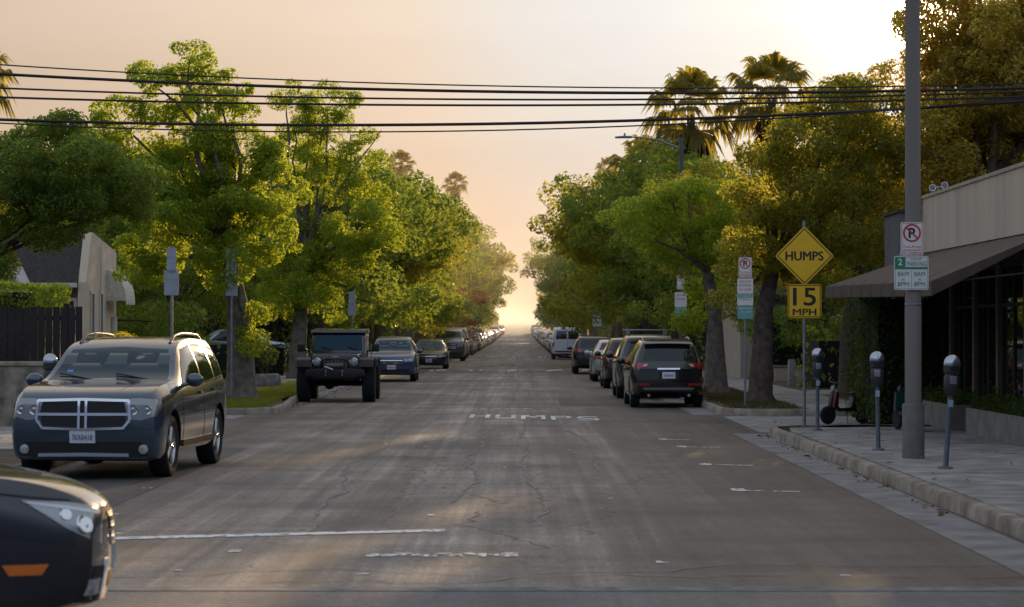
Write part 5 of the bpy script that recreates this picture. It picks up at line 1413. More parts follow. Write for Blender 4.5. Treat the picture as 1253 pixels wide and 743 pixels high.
for sx in (-1, 1):
    mb = MB(); c = (sx*.15,-.02,.17+sx*.03)
    mb.lathe([(.04,.10),(.065,.06),(.085,-.04),(.088,-.07),(.07,-.065),(0,-.06)], c=c, axis='Y', n=16); o = mb.build('lamp_head', mat('lamp_white', (.75,.75,.75), .4), lt, 50)
    mb = MB(); mb.lathe([(.07,-.068),(0,-.072)], c=c, axis='Y', n=16); mb.build('lamp_lens', mat('flood_lens', (.2,.2,.22), .1), o)
# shed with tag scrawl behind
s = thing('shed', 'narrow grey shed wall with faded scrawl rising behind the awning', 'shed', (8.05,50,0))
mb = MB(); mb.span((-.22,0,.1), (.55,2,4.30)); mb.build('wall', stained('shed_wall', (.13,.125,.125)), s)
mb = MB(); mb.span((-.27,-.05,4.30), (.60,2.05,4.36)); mb.build('roof', DKW, s)
mb = MB()
rr = random.Random(3)
for k in range(3):
    pts = [(-.12+.16*k+.10*math.cos(a*1.1+k), -.006, 3.45+.16*k*.4+.16*math.sin(a*1.7+k)+.02*a) for a in [i*.35 for i in range(16)]]
    mb.tube(pts, .012, 5)
mb.build('scrawl', mat('pale_spray', (.30,.31,.33), .7), s)

# concrete planters with low plants
def planter(label, y0, y1, seed):
    x0, x1 = 7.38, 7.92; s = thing('planter', label, 'planter', ((x0+x1)/2, (y0+y1)/2, .15), group='concrete planters along the shop front')
    W, D = (x1-x0)/2, (y1-y0)/2; mb = MB()
    for a, c in (((-W,-D,0),(-W+.07,D,.43)), ((W-.07,-D,0),(W,D,.43)), ((-W+.07,-D,0),(W-.07,-D+.07,.43)), ((-W+.07,D-.07,0),(W-.07,D,.43))): mb.span(a, c)
    mb.build('trough', mat('planter_concrete', (.20,.185,.165), .9, var=.25, scale=3, bump=.3), s)
    mb = MB(); mb.span((-W+.07,-D+.07,.02), (W-.07,D-.07,.38)); mb.build('soil', SOIL, s)
    rng = np.random.default_rng(seed); n = int(2200*D*2/4); P = np.column_stack([rng.uniform(-W,W,n)*.95, rng.uniform(-D,D,n)*.98, .40+np.abs(rng.normal(size=n))*.12])
    link_obj('leaves', leaves_mesh('leaves', P, np.tile([0,0,1.0],(n,1)), .06, LEAF_H, rng), s)
    return s
planter('long concrete planter closest to camera, at the frame edge', 33.0, 40.1, 1); planter('shorter concrete planter beside the ivy hedge and concrete pole', 41.5, 45.0, 2)
make_hedge('ivy_hedge', 'tall dark ivy hedge under the far end of brown awning', (6.75,45.9,.12), (8.25,49.6,2.62), LEAF_H, 71, .085, 620, wav=.09)

# two small scooters on the pavement
SCB = mat('scooter_black', (.014,.014,.015), .4)
def make_scooter(label, loc, rz, accent, gname):
    s = thing('scooter', label, 'scooter', loc, rz, 'scooters on the pavement')
    for y in (.52, -.50):
        mb = MB(); mb.lathe([(.10,-.04),(.19,-.045),(.22,-.02),(.22,.02),(.19,.045),(.10,.04),(.10,-.04)], c=(0,y,.22), axis='X', n=24); w = mb.build('wheel', TYRE, s, 40)
        mb = MB(); mb.lathe([(.105,-.03),(.105,.03)], c=(0,y,.22), axis='X', n=16)
        for k in range(5): a = k*1.2566; mb.tube([(0,y,.22),(0,y+.1*math.cos(a),.22+.1*math.sin(a))], .012, 5)
        mb.build('rim', RIM, w, 40)
    mb = MB(); mb.prism([(.38,.36),(.20,.30),(-.22,.30),(-.42,.44),(-.58,.62),(-.62,.70),(-.20,.68),(-.10,.40),(.20,.38),(.30,.46)], -.10, .10, 'YZ'); mb.build('body', SCB, s, 35, .03)
    mb = MB(); mb.prism([(.30,.34),(.44,.40),(.36,.78),(.28,.80)], -.14, .14, 'YZ'); mb.build('leg_shield', accent, s, 35, .02)
    mb = MB(); mb.tube([(0,.52,.22),(0,.42,.55),(0,.30,.98)], [.03,.035,.025], 8); mb.tube([(-.30,.26,1.03),(-.1,.31,1.0),(.1,.31,1.0),(.30,.26,1.03)], .016, 8); mb.build('handlebar', SCB, s, 50)
    mb = MB(); mb.prism([(-.10,.70),(-.62,.73),(-.66,.80),(-.30,.78),(-.08,.75)], -.12, .12, 'YZ'); mb.build('seat', mat('scooter_seat', (.02,.018,.017), .6), s, 40, .03)
    for sx in (-1, 1):
        mb = MB(); mb.tube([(sx*.22,.27,1.02),(sx*.27,.28,1.16)], .008, 5); mb.sphere((sx*.27,.28,1.19), .05, 10, 6, (1,.4,.8)); mb.build('mirror', SCB, s, 50)
    mb = MB(); mb.lathe([(.07,0),(.06,.04),(0,.05)], c=(0,.36,.86), axis='Y', n=14); mb.build('headlight', LAMPG, s, 50)
    mb = MB(); mb.tube([(.08,-.1,.26),(.16,-.18,.0)], .012, 6); mb.build('kickstand', GALV, s)
    s.scale = (.82,.82,.82)
    return s
make_scooter('black and red scooter parked in front of dark ivy hedge', (6.45,48.0,.005), R(118), mat('scooter_red', (.075,.012,.012), .4), 'a')
make_scooter('scooter with teal panel half hidden behind concrete pole', (6.62,41.4,.148), R(14), mat('scooter_teal', (.012,.060,.052), .5), 'b')

# low white wall and house glimpsed behind the right trunks
s = thing('garden_wall', 'low pale garden wall beyond the bollard on the right', 'wall', (10.6,82,.13)); mb = MB(); mb.box((0,0,.25), (4.0,.25,.50)); mb.build('wall', STUC, s, bevel=.02); mb = MB(); mb.box((0,0,.52), (4.1,.33,.06)); mb.build('coping', CONC, s, bevel=.01)
def simple_house(label, c, W, D, H, rh, wallm, roofm, wins, rz=0, chim=True, name='house'):
    """gabled house, ridge along x, front facing -y."""
    s = thing(name, label, 'house', c, rz)
    mb = MB(); mb.span((-W/2,-D/2,-.1), (W/2,D/2,H)); mb.prism([(-D/2,H),(D/2,H),(0,H+rh)], -W/2, W/2, 'YZ'); mb.build('wall', wallm, s)
    o = .45; k = rh/(D/2); mb = MB(); rf = None
    for sg in (-1, 1):
        a = (sg*(D/2+o), H-k*o); q = (0, H+rh); t = .12
        mb.prism([a, (a[0], a[1]+t), (q[0], q[1]+t), q], -W/2-o, W/2+o, 'YZ')
    rf = mb.build('roof', roofm, s)
    if chim:
        mb = MB(); mb.box((W*.28, 0, H+rh+.3), (.7,.6,1.6)); mb.box((W*.28,0,H+rh+1.15), (.85,.75,.12)); mb.build('chimney', STUC, rf)
    for x, z, w, h in wins:
        mb = MB(); y = -D/2-.03
        for a, c_ in (((x-w/2-.1,y,z-h/2-.1),(x+w/2+.1,y+.05,z-h/2)), ((x-w/2-.1,y,z+h/2),(x+w/2+.1,y+.05,z+h/2+.1)), ((x-w/2-.1,y,z-h/2),(x-w/2,y+.05,z+h/2)), ((x+w/2,y,z-h/2),(x+w/2+.1,y+.05,z+h/2)), ((x-.03,y+.01,z-h/2),(x+.03,y+.04,z+h/2)), ((x-w/2,y+.01,z-.03),(x+w/2,y+.04,z+.03))): mb.span(a, c_)
        f = mb.build('window', mat('trim_white', (.70,.68,.64), .6), s)
        mb = MB(); mb.span((x-w/2,y+.035,z-h/2), (x+w/2,y+.045,z+h/2)); mb.build('pane', DGL, f)
    return s
SHING = mat('roof_shingle', (.055,.048,.045), .9, var=.4, scale=14, bump=.8, bscale=30)
HW = mat('house_cream', (.42,.36,.28), .9, var=.12, scale=2)
simple_house('pale house glimpsed behind trunks beyond the right sidewalk', (12.5,92,.13), 9, 8, 3.1, 1.8, HW, SHING, [(-2.6,1.5,1.3,1.2),(0,1.5,1.2,1.2),(2.6,1.5,1.3,1.2)])
simple_house('tall house whose chimney and roof peek over trees at far left', (-23,103,.14), 10, 9, 6.0, 1.6, HW, SHING, [(-2.5,4.2,1.2,1.3),(2.5,4.2,1.2,1.3),(-2.5,1.6,1.2,1.3),(2.5,1.6,1.2,1.3)])

# ---------------------------------------------------- house on the left with the tall gable and the round awning
h = thing('cottage', 'cream stucco cottage with steep dark shingle roof, tall gable and white window trim', 'house', (-11.5,64,.14))
TRIM = mat('trim_white', (.70,.68,.64), .6); HB = mat('house_tan', (.25,.19,.13), .9, var=.15, scale=2.5); CREAM = mat('gable_cream', (.68,.58,.45), .9, var=.12, scale=1.8)
mb = MB(); mb.prism([(-.35,0),(4.7,0),(4.7,3.95),(1.0,4.35),(.75,4.35),(-.05,3.0)], -.22, 0, 'YZ'); mb.build('gable_wall', CREAM, h, bevel=.01)
mb = MB(); mb.span((-6,.25,0), (-.22,4.6,3.1)); mb.build('wall', HB, h)
mb = MB(); mb.prism([(-.15,2.95),(.0,2.95),(1.05,4.28),(.95,4.38)], -6.2, -.23, 'YZ'); mb.prism([(.95,4.38),(1.05,4.28),(4.8,3.85),(4.8,3.95)], -6.2, -.23, 'YZ'); rf = mb.build('roof', SHING, h)
mb = MB(); mb.span((-6.2,-.20,2.86), (-.23,-.08,2.98)); mb.build('eave_board', TRIM, rf)
def win(parent, x, y, z, w, hh, axis='Y'):
    mb = MB(); t = .09
    def sp_(a0, a1, z0, z1, d0, d1):
        if axis == 'Y': mb.span((x+a0, y+d0, z+z0), (x+a1, y+d1, z+z1))
        else: mb.span((x+d0, y+a0, z+z0), (x+d1, y+a1, z+z1))
    sg = -1 if axis == 'Y' else 1
    for a0, a1, z0, z1 in ((-w/2-t,w/2+t,hh/2,hh/2+t), (-w/2-t,w/2+t,-hh/2-t,-hh/2), (-w/2-t,-w/2,-hh/2,hh/2), (w/2,w/2+t,-hh/2,hh/2)): sp_(a0, a1, z0, z1, 0, sg*.05)
    f = mb.build('window', TRIM, parent); mb2 = mb; mb = MB()
    if axis == 'Y': mb.span((x-w/2, y-.005, z-hh/2), (x+w/2, y-.02, z+hh/2))
    else: mb.span((x+.005, y-w/2, z-hh/2), (x+.02, y+w/2, z+hh/2))
    mb.build('pane', DGL, f)
win(h, -.78, .25, 1.85, .80, 1.3); win(h, -3.3, .25, 1.85, .8, 1.2); win(h, 0, .75, 1.75, .35, 1.9, 'X'); win(h, 0, 2.1, 1.75, .35, 1.9, 'X')
mb = MB(); mb.tube([(.06,1.9,4.05),(.06,1.9,2.7)], .035, 6); mb.tube([(.06,3.9,2.1),(.06,3.9,.2)], .10, 8); mb.build('downpipe', TRIM, h, 50)
# small front gable with white bargeboards
g = MB(); g.prism([(-2.45,0),(-1.35,0),(-1.35,2.55),(-1.75,3.25),(-2.45,2.2)], -1.2, .25, 'XZ'); g.build('porch_wall', CREAM, h)
mb = MB(); mb.prism([(-2.60,2.05),(-2.60,2.17),(-1.75,3.42),(-1.20,2.55),(-1.20,2.40),(-1.75,3.28)], -1.35, .30, 'XZ'); mb.build('porch_roof', TRIM, h)
win(h, -1.62, -1.2, 1.95, .28, .8); win(h, -2.1, -1.2, 1.7, .3, .8)
aw = MB(); n = 10
for i in range(n):
    a, c_ = R(90*i/n), R(90*(i+1)/n); r = .85
    for j in range(8):
        y0_, y1_ = 3.0+1.6*j/8, 3.0+1.6*(j+1)/8
        aw.quad((.55*math.sin(a),y0_,2.55+r*math.cos(a)),(.55*math.sin(a),y1_,2.55+r*math.cos(a)),(.55*math.sin(c_),y1_,2.55+r*math.cos(c_)),(.55*math.sin(c_),y0_,2.55+r*math.cos(c_)))
aw.add([(0,3.0,2.55)]+[(.55*math.sin(R(9*i)),3.0,2.55+.85*math.cos(R(9*i))) for i in range(11)], [tuple(range(12))])
for j in range(8): aw.quad((.55,3+.2*j,2.55),(.55,3.2+.2*j,2.55),(.55,3.17+.2*j,2.44),(.55,3.03+.2*j,2.44))
aw.build('window_awning', mat('awning_cream', (.66,.62,.55), .8, var=.2, scale=9), h, 40, recalc=False)

# fence, wall, hedges on the left
wl = thing('stone_wall', 'low rough grey stone wall behind the grey SUV at left', 'wall', (-19,43.55,.14))
STONE = mat('wall_stone', (.23,.195,.15), .95, var=.5, scale=4.5, bump=1.0, bscale=9)
mb = MB(); rr = random.Random(7); 
mb.box((0,0,.53), (22.2,.34,1.10)); wo = mb.build('wall', STONE, wl, bevel=.02)
mb = MB(); mb.box((0,0,1.12), (22.3,.42,.08)); mb.build('coping', mat('wall_cap', (.30,.25,.18), .9, var=.4, scale=5), wl, bevel=.02)
fn = thing('board_fence', 'dark stained vertical board fence standing on the stone wall', 'fence', (-19,44.1,.14))
FEN = mat('fence_dark', (.016,.012,.010), .75, var=.45, scale=3)
mb = MB(); x = -11
while x < 11.0:
    mb.box((x, 0, 1.07+rr.uniform(-.01,.01)), (.128,.022,2.15)); x += .138
mb.build('boards', FEN, fn)
for x in np.arange(-10.9, 11.2, 2.7):
    mb = MB(); mb.box((x, .07, 1.1), (.10,.10,2.22)); mb.build('post', FEN, fn)
mb = MB()
for z in (.4, 1.1, 1.95): mb.box((0,.03,z), (22,.03,.09))
mb.build('rail', FEN, fn)
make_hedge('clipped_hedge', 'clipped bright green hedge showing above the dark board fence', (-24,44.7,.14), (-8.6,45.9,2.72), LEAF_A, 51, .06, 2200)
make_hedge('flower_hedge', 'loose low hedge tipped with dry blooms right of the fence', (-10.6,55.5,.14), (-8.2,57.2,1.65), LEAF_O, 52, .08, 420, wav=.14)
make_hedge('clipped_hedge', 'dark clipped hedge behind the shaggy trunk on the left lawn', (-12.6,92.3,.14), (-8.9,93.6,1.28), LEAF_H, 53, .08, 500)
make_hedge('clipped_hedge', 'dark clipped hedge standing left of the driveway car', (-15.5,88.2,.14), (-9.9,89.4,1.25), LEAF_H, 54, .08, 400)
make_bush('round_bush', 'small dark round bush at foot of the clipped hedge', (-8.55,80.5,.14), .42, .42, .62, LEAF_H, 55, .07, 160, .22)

# lawn and verge grass
def box_fn(x0, x1, y0, y1, p=1.0): return lambda rng, n: np.column_stack([rng.uniform(x0,x1,n), y0+(y1-y0)*rng.random(n)**p])
make_grass('short bright grass on the left kerb strip', box_fn(-7.65,-6.1,58.5,80), 26000, .12, GRASSM, 61)
make_grass('short bright grass on the rounded left corner verge', box_fn(-9.2,-5.95,54.1,60.2), 20000, .12, GRASSM, 62)
make_grass('lawn grass beyond the left sidewalk', box_fn(-16,-9.4,60,92), 40000, .14, GRASSM, 63)
make_grass('sparse dry grass round the right tree trunks', box_fn(4.75,6.2,53.6,75), 8000, .13, DRYG, 64)

# dry leaves blown against the kerbs
def litter(label, fn, n, z, seed):
    rng = np.random.default_rng(seed); xy = fn(rng, n); P = np.column_stack([xy, np.full(len(xy), z)+rng.random(len(xy))*.012])
    N = np.tile([0,0,3.0], (len(xy),1)); o = link_obj('fallen_leaves', leaves_mesh('fallen_leaves', P, N, .065, mat('dry_leaf', (.16,.10,.04), .8, var=.5, scale=3), rng)); tag(o, label, 'leaves', kind='stuff')
litter('dry leaves lying along the right gutter', lambda r, n: np.column_stack([4.33-np.abs(r.normal(size=n))*.10, r.uniform(24,43,n)]), 110, .012, 91)
litter('dry leaves scattered on the right sidewalk near the meters', lambda r, n: np.column_stack([r.uniform(4.6,7.4,n), r.uniform(26,46,n)]), 60, .158, 92)
litter('dry leaves scattered under the right trees', lambda r, n: np.column_stack([r.uniform(4.5,6.3,n), r.uniform(53,74,n)]), 500, .15, 93)
litter('dry leaves along the left kerb by the grass verge', lambda r, n: np.column_stack([-5.75+np.abs(r.normal(size=n))*.25, r.uniform(58,85,n)]), 300, .012, 94)
# ================================================================== trees
A = [(0.0, -0.48, 5.15, 1.37, 1.37, 1.15), (-1.19, -0.15, 4.5, 1.13, 1.13, 1.0), (1.19, -0.07, 4.75, .95, .95, 0.8), (-0.36, -0.54, 4.3, .9, .9, 0.72), (0.64, -0.56, 4.65, 0.75, 0.75, 0.6), (-2.2, -0.34, 4.5, 1.0, 1.0, 0.85), (-0.82, 0.14, 5.69, 0.73, 0.73, 0.66), (0.27, -0.83, 6.05, 0.55, 0.55, 0.49), (1.46, 0.72, 5.24, 0.58, 0.58, 0.53), (-1.92, -0.67, 3.5, 0.85, 0.85, 0.8), (0.46, -1.2, 4.95, .95, .95, 0.8), (1.75,-.2,4.55,.45,.45,.4), (-1.5,.3,5.35,.6,.6,.5)]
B = [(-1.23, -0.52, 8.55, 0.41, 0.41, 0.37), (-2.15, -0.51, 7.94, 0.53, 0.53, 0.48), (-0.88, 0.22, 7.73, 0.53, 0.53, 0.48), (-0.16, 0.48, 8.0, 0.35, 0.35, 0.31), (-1.78, 0.25, 7.28, 0.57, 0.57, 0.52), (-0.82, -0.79, 6.87, 0.61, 0.61, 0.55), (-2.97, -0.29, 6.97, 0.66, 0.66, 0.59), (-3.48, -0.48, 6.26, 0.61, 0.61, 0.55), (-1.13, 0.05, 5.74, 1.02, 1.02, 0.92), (0.1, 0.15, 6.05, 0.86, 0.86, 0.77), (0.72, -0.87, 5.13, 0.86, 0.86, 0.77), (-0.51, -0.02, 4.62, 1.07, 1.07, 0.96), (-1.64, -0.79, 4.31, 0.92, 0.92, 0.83), (0.61, 0.63, 4.0, 0.74, 0.74, 0.66), (-0.2, -0.8, 3.39, 0.78, 0.78, 0.7), (-1.95, -0.25, 5.23, 0.92, 0.92, 0.83), (-2.46, -0.1, 3.59, 0.82, 0.82, 0.74), (-1.5,.2,6.5,.65,.65,.5),(-2.6,.1,6.4,.6,.6,.5),(-.25,.1,6.95,.55,.55,.45),(-.5,-.2,7.45,.4,.4,.35),(-1.65,.1,8.15,.36,.36,.3),(-.9,.3,6.2,.7,.7,.6),(0.16, -0.3, 1.95, 0.42, 0.42, 0.45), (0.22, -0.3, 1.44, 0.34, 0.34, 0.33)]
Cc = [(-0.38, -0.77, 10.26, 0.59, 0.59, 0.53), (1.03, 0.12, 9.77, 0.88, 0.88, 0.79), (1.85, 0.47, 8.89, 0.76, 0.76, 0.69), (0.29, 0.74, 8.89, 0.82, 0.82, 0.74), (2.2, 0.76, 7.86, 0.59, 0.59, 0.53), (-0.29, 0.87, 7.86, 1.06, 1.06, 0.95), (1.17, -0.01, 6.98, 1.0, 1.0, 0.9), (-0.44, 0.54, 6.1, 1.23, 1.23, 1.11), (2.2, -0.61, 5.52, 1.23, 1.23, 1.11), (3.08, 0.48, 4.93, 0.82, 0.82, 0.74), (1.03, 0.63, 4.49, 1.29, 1.29, 1.16), (-0.44, -0.26, 4.05, 1.17, 1.17, 1.06), (0.44, -0.84, 2.88, 0.88, 0.88, 0.79), (1.17, -0.4, 2.44, 0.65, 0.65, 0.58), (.6,.1,8.2,.7,.7,.6),(1.6,.2,8.0,.6,.6,.5),(-.2,.2,9.25,.6,.6,.5),(.9,0,9.1,.6,.6,.5),(2.3,.1,6.6,.7,.7,.6),(1.76, 0.19, 4.2, 1.06, 1.06, 0.95), (-0.59, 0.0, 2.73, 0.88, 0.88, 0.79)]
R1 = [(-0.49, -0.51, 3.32, 0.82, 0.82, 0.74), (0.49, -0.04, 3.9, 0.98, 0.98, 0.88), (1.37, -0.82, 4.49, 1.02, 1.02, 0.91), (0.0, -0.78, 4.88, 0.98, 0.98, 0.88), (1.08, -0.74, 5.76, 0.94, 0.94, 0.84), (2.15, 0.77, 6.05, 0.94, 0.94, 0.84), (1.95, -0.4, 7.03, 0.7, 0.7, 0.63), (2.64, 0.62, 7.42, 0.59, 0.59, 0.53), (2.83, 0.28, 5.27, 0.98, 0.98, 0.88), (0.2, -0.14, 6.05, 0.7, 0.7, 0.63), (3.13, -0.47, 6.64, 0.78, 0.78, 0.7), (2.35, -0.87, 3.9, 0.88, 0.88, 0.79), (0.68, -0.02, 6.64, 0.51, 0.51, 0.46), (1.37, 0.23, 2.93, 0.78, 0.78, 0.7), (-0.59, -0.03, 2.53, 0.59, 0.59, 0.53)]
R2 = [(-0.8, -0.3, 4.97, 0.89, 0.89, 0.8), (-1.81, 0.88, 5.04, 0.8, 0.8, 0.72), (-2.48, -0.52, 4.42, 0.71, 0.71, 0.64), (-1.14, 0.19, 4.19, 0.85, 0.85, 0.76), (-0.13, -0.37, 4.19, 0.89, 0.89, 0.8), (0.09, 0.82, 3.19, 0.8, 0.8, 0.72), (-0.36, 0.74, 2.18, 0.62, 0.62, 0.56), (0.42, -0.64, 4.42, 0.8, 0.8, 0.72), (-1.58, -0.85, 5.64, 0.58, 0.58, 0.52), (0.2, -0.39, 5.31, 0.76, 0.76, 0.68)]
R3 = [(-0.19, -0.64, 8.31, 1.06, 1.06, 0.95), (0.77, -0.3, 7.54, 1.35, 1.35, 1.21), (-0.58, 0.02, 6.96, 0.96, 0.96, 0.87), (0.0, 0.38, 5.99, 1.16, 1.16, 1.04), (1.16, 0.49, 5.8, 1.35, 1.35, 1.21), (-1.35, -0.84, 5.99, 0.81, 0.81, 0.73), (0.96, -0.21, 9.27, 1.16, 1.16, 1.04), (-1.54, 0.18, 5.03, 0.77, 0.77, 0.69), (1.93, 0.71, 7.92, 1.54, 1.54, 1.39), (-0.77, -0.48, 5.32, 0.77, 0.77, 0.69), (0.0, 0.81, 10.43, 1.16, 1.16, 1.04)]
make_tree('street_tree', 'dense dark green rounded tree in front of the cottage at far left', A, [(-2.9,.3,0),(-2.8,.3,1.2),(-2.3,.2,3.0)], LEAF_D, BARK, 101, leaf=.075, clump_r=.40, density=3.4, per=420, loc=(-10.08,54,.14), tr=.18)
make_tree('street_tree', 'shaggy grey trunk tree with tall sparse top left of the wires, leafy shoots on trunk', B, [(0,0,0),(-.02,0,1.2),(-.1,.05,2.4),(-.35,0,3.6)], LEAF_A, BARKG, 102, leaf=.080, clump_r=.36, density=3.3, per=360, loc=(-7.01,60.6,.12), tr=.33)
make_tree('street_tree', 'tall open tree with bare twigs on its right rising behind the lifted off-roader', Cc, [(0,0,0),(0,0,1.2),(.1,.0,2.6),(.2,0,3.8)], LEAF_A, BARKG, 103, leaf=.092, clump_r=.46, density=3.2, per=360, loc=(-7.98,86.7,.12), tr=.30, extra=[((.3,0,5.2),(3.0,-.4,8.9),.06),((1.5,-.2,6.8),(2.9,.2,7.3),.03),((.2,0,4.6),(1.6,.3,7.9),.06)])
make_tree('street_tree', 'broad dark tree with thick flared trunk right of the stacked parking signs', R1, [(0,0,0),(.05,0,1.2),(.1,0,2.2),(.3,0,3.2)], LEAF_O, BARK, 104, leaf=.080, clump_r=.42, density=3.2, per=380, loc=(5.73,57.8,.13), tr=.25)
make_tree('street_tree', 'sunlit yellow-green tree overhanging the black crossover on the right', R2, [(0,0,0),(-.05,0,1.2),(-.1,0,2.4),(-.3,0,3.3)], LEAF_A, BARKG, 105, leaf=.085, clump_r=.44, density=3.1, per=380, loc=(5.40,66,.13), tr=.22)
make_tree('street_tree', 'slim trunked tree just behind the sunlit one on the right', [(-.3,.4,4.4,1.2,1.2,1.0),(.9,.2,4.9,1.2,1.2,1.1),(-1.2,.6,5.2,1.0,1.0,.9),(.3,.2,5.9,1.1,1.1,.9),(1.3,.1,3.6,.9,.9,.8)], [(0,0,0),(0,0,1.2),(.1,0,2.4),(0,0,3.2)], LEAF_O, BARKG, 106, leaf=.09, clump_r=.5, density=2.9, per=360, loc=(5.75,72.5,.13), tr=.20)
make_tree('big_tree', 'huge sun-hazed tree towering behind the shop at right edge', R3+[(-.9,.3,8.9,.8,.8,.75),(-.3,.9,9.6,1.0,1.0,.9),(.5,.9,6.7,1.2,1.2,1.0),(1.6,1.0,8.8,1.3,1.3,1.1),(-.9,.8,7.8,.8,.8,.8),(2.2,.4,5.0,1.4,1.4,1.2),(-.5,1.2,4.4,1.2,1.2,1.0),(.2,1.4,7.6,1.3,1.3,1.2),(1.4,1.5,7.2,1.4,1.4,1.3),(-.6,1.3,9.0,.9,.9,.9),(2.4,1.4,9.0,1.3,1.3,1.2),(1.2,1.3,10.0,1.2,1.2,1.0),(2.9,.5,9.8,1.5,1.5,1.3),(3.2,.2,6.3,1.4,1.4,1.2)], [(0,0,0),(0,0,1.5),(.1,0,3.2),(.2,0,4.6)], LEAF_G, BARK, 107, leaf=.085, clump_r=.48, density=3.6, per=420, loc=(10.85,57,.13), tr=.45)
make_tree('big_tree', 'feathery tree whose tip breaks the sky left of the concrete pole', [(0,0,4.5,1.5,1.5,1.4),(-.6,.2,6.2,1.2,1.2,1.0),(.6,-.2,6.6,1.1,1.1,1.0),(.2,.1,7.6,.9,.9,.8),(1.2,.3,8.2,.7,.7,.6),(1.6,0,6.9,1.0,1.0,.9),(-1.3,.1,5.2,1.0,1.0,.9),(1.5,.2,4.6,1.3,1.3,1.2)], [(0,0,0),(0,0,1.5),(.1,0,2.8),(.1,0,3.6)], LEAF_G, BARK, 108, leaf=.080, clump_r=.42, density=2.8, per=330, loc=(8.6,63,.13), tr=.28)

# generic street trees: a few kinds, then copies
def kind_tree(seed, H, Rc, z0, m, bark, n=11, leaf=.155, per=230, clump_r=.75):
    rng = np.random.default_rng(seed); ms = random_masses(rng, H, Rc, z0, n)
    for i in range(5):
        a = 1.2566*i+rng.uniform(-.4,.4); ms.append((Rc*.62*math.cos(a), Rc*.62*math.sin(a), z0-.3+rng.uniform(-.5,.4), Rc*.30, Rc*.30, Rc*.20))
    return make_tree('street_tree', 'x', ms, [(0,0,0),(.1*rng.normal(),.1*rng.normal(),1.2),(.25*rng.normal(),.2*rng.normal(),z0-.6)], m, bark, seed, leaf=leaf, clump_r=clump_r, density=2.7, per=per, tr=.27, group='street trees along the kerb')
PROTO = [kind_tree(201,10.0,4.6,3.6,LEAF_B,BARKG), kind_tree(202,9.2,4.9,3.4,LEAF_D,BARK), kind_tree(203,10.6,4.4,3.8,LEAF_B,BARKG), kind_tree(204,8.6,4.6,3.2,LEAF_D,BARK), kind_tree(205,9.6,5.0,3.5,LEAF_O,BARK)]
FARP = [kind_tree(206,9.6,4.8,3.0,LEAF_F,BARK,leaf=.40,per=70,clump_r=.95), kind_tree(207,8.8,5.0,2.8,LEAF_F,BARKG,leaf=.40,per=70,clump_r=.95)]
RUS = kind_tree(208,4.6,2.2,1.9,LEAF_R,BARK,n=6,leaf=.13,per=200,clump_r=.6)
USED = set()
ORD = ['first','second','third','fourth','fifth','sixth','seventh','eighth','ninth','tenth','eleventh','twelfth','thirteenth','fourteenth','fifteenth','sixteenth','seventeenth','eighteenth','nineteenth','twentieth']
TENS = ['twenty','thirty','forty','fifty','sixty','seventy','eighty']
def ordinal(n):
    if n < 20: return ORD[n]
    t, u = divmod(n+1, 10)
    if u == 0: return {2:'twentieth',3:'thirtieth',4:'fortieth',5:'fiftieth',6:'sixtieth',7:'seventieth',8:'eightieth'}[t]
    return TENS[t-2]+'-'+ORD[u-1]
def put(proto, loc, rz, sc, label, group=None):
    o = proto if proto.name not in USED else copy_tree(proto)
    USED.add(proto.name if o is proto else proto.name)
    o.location = loc; o.rotation_euler = (0,0,rz); o.scale = (sc,sc,sc) if not hasattr(sc,'__len__') else sc
    o['label'] = label
    if group: o['group'] = group
    return o
tr_ = random.Random(12)
def tree_row(x, ys, side, after, grp, protos, scf=1.0, over={}, shift={}):
    for i, y in enumerate(ys):
        p = tr_.choice(protos) if y < 330 else tr_.choice(FARP)
        far_ = 1.0 if y < 215 else (1.12 if y < 290 else 1.0)
        put(p, (x*(1 if y < 215 else (.90 if y < 290 else 1.12))+tr_.uniform(-.5,.5)+shift.get(y, 0), y, zg(y)+.12), tr_.uniform(0,6.28), tr_.uniform(.88,1.10)*scf*over.get(y, 1.0)*far_, f'leafy street tree in the {side} kerb row, {ordinal(i)} {after}', grp)
tree_row(-8.4, [104,115,127,138,150,163,176,190,205,221,238,256,275,296,318,342,368,396,428,464,505], 'left', 'beyond the tall open tree', 'street trees along the left kerb', PROTO, 1.18)
tree_row(7.6, [84,95,107,119,131,144,157,171,186,202,219,237,257,279,303,330,360,394,432,476,526], 'right', 'beyond the slim trunked tree', 'street trees along the right kerb', PROTO, 1.14, {84:.62,95:.62,107:.8,119:.9}, {84:2.8,95:2.6,107:1.2})
for i, (x, y, s) in enumerate([(-13.5,76,.72),(-17,97,1.0),(-16,110,1.05),(-20,122,1.1),(-15,136,1.0),(-18,150,1.1),(-16,170,1.0),(-19,195,1.1),(-24,84,.62),(-28,72,.5),(-20,76,.62),(-25,98,1.1),(-13,91,.75),(-32,84,.6),(-17,88,.8)]):
    put(PROTO[(i*2+1) % 5], (x,y,.12), i*1.3, s, f'tree in the gardens behind the left kerb trees, {ordinal(i)} from the near end', 'garden trees on the left')
for i, (x, y, s) in enumerate([(14,68,.85),(16,80,1.0),(13,93+10,1.0),(18,97,1.1),(14,118,1.05),(17,134,1.1),(15,152,1.0),(18,175,1.1),(22,74,1.0),(16,62,.85),(12,74,.7),(20,86,1.0)]):
    put(PROTO[(i*2+2) % 5], (x,y,.12), i*1.7, s, f'tree in the gardens behind the right kerb trees, {ordinal(i)} from the near end', 'garden trees on the right')
put(RUS, (-5.6,186,.12), .3, 1.15, 'small russet-leaved tree among green ones on the left kerb', None)
if 'group' in RUS: del RUS['group']


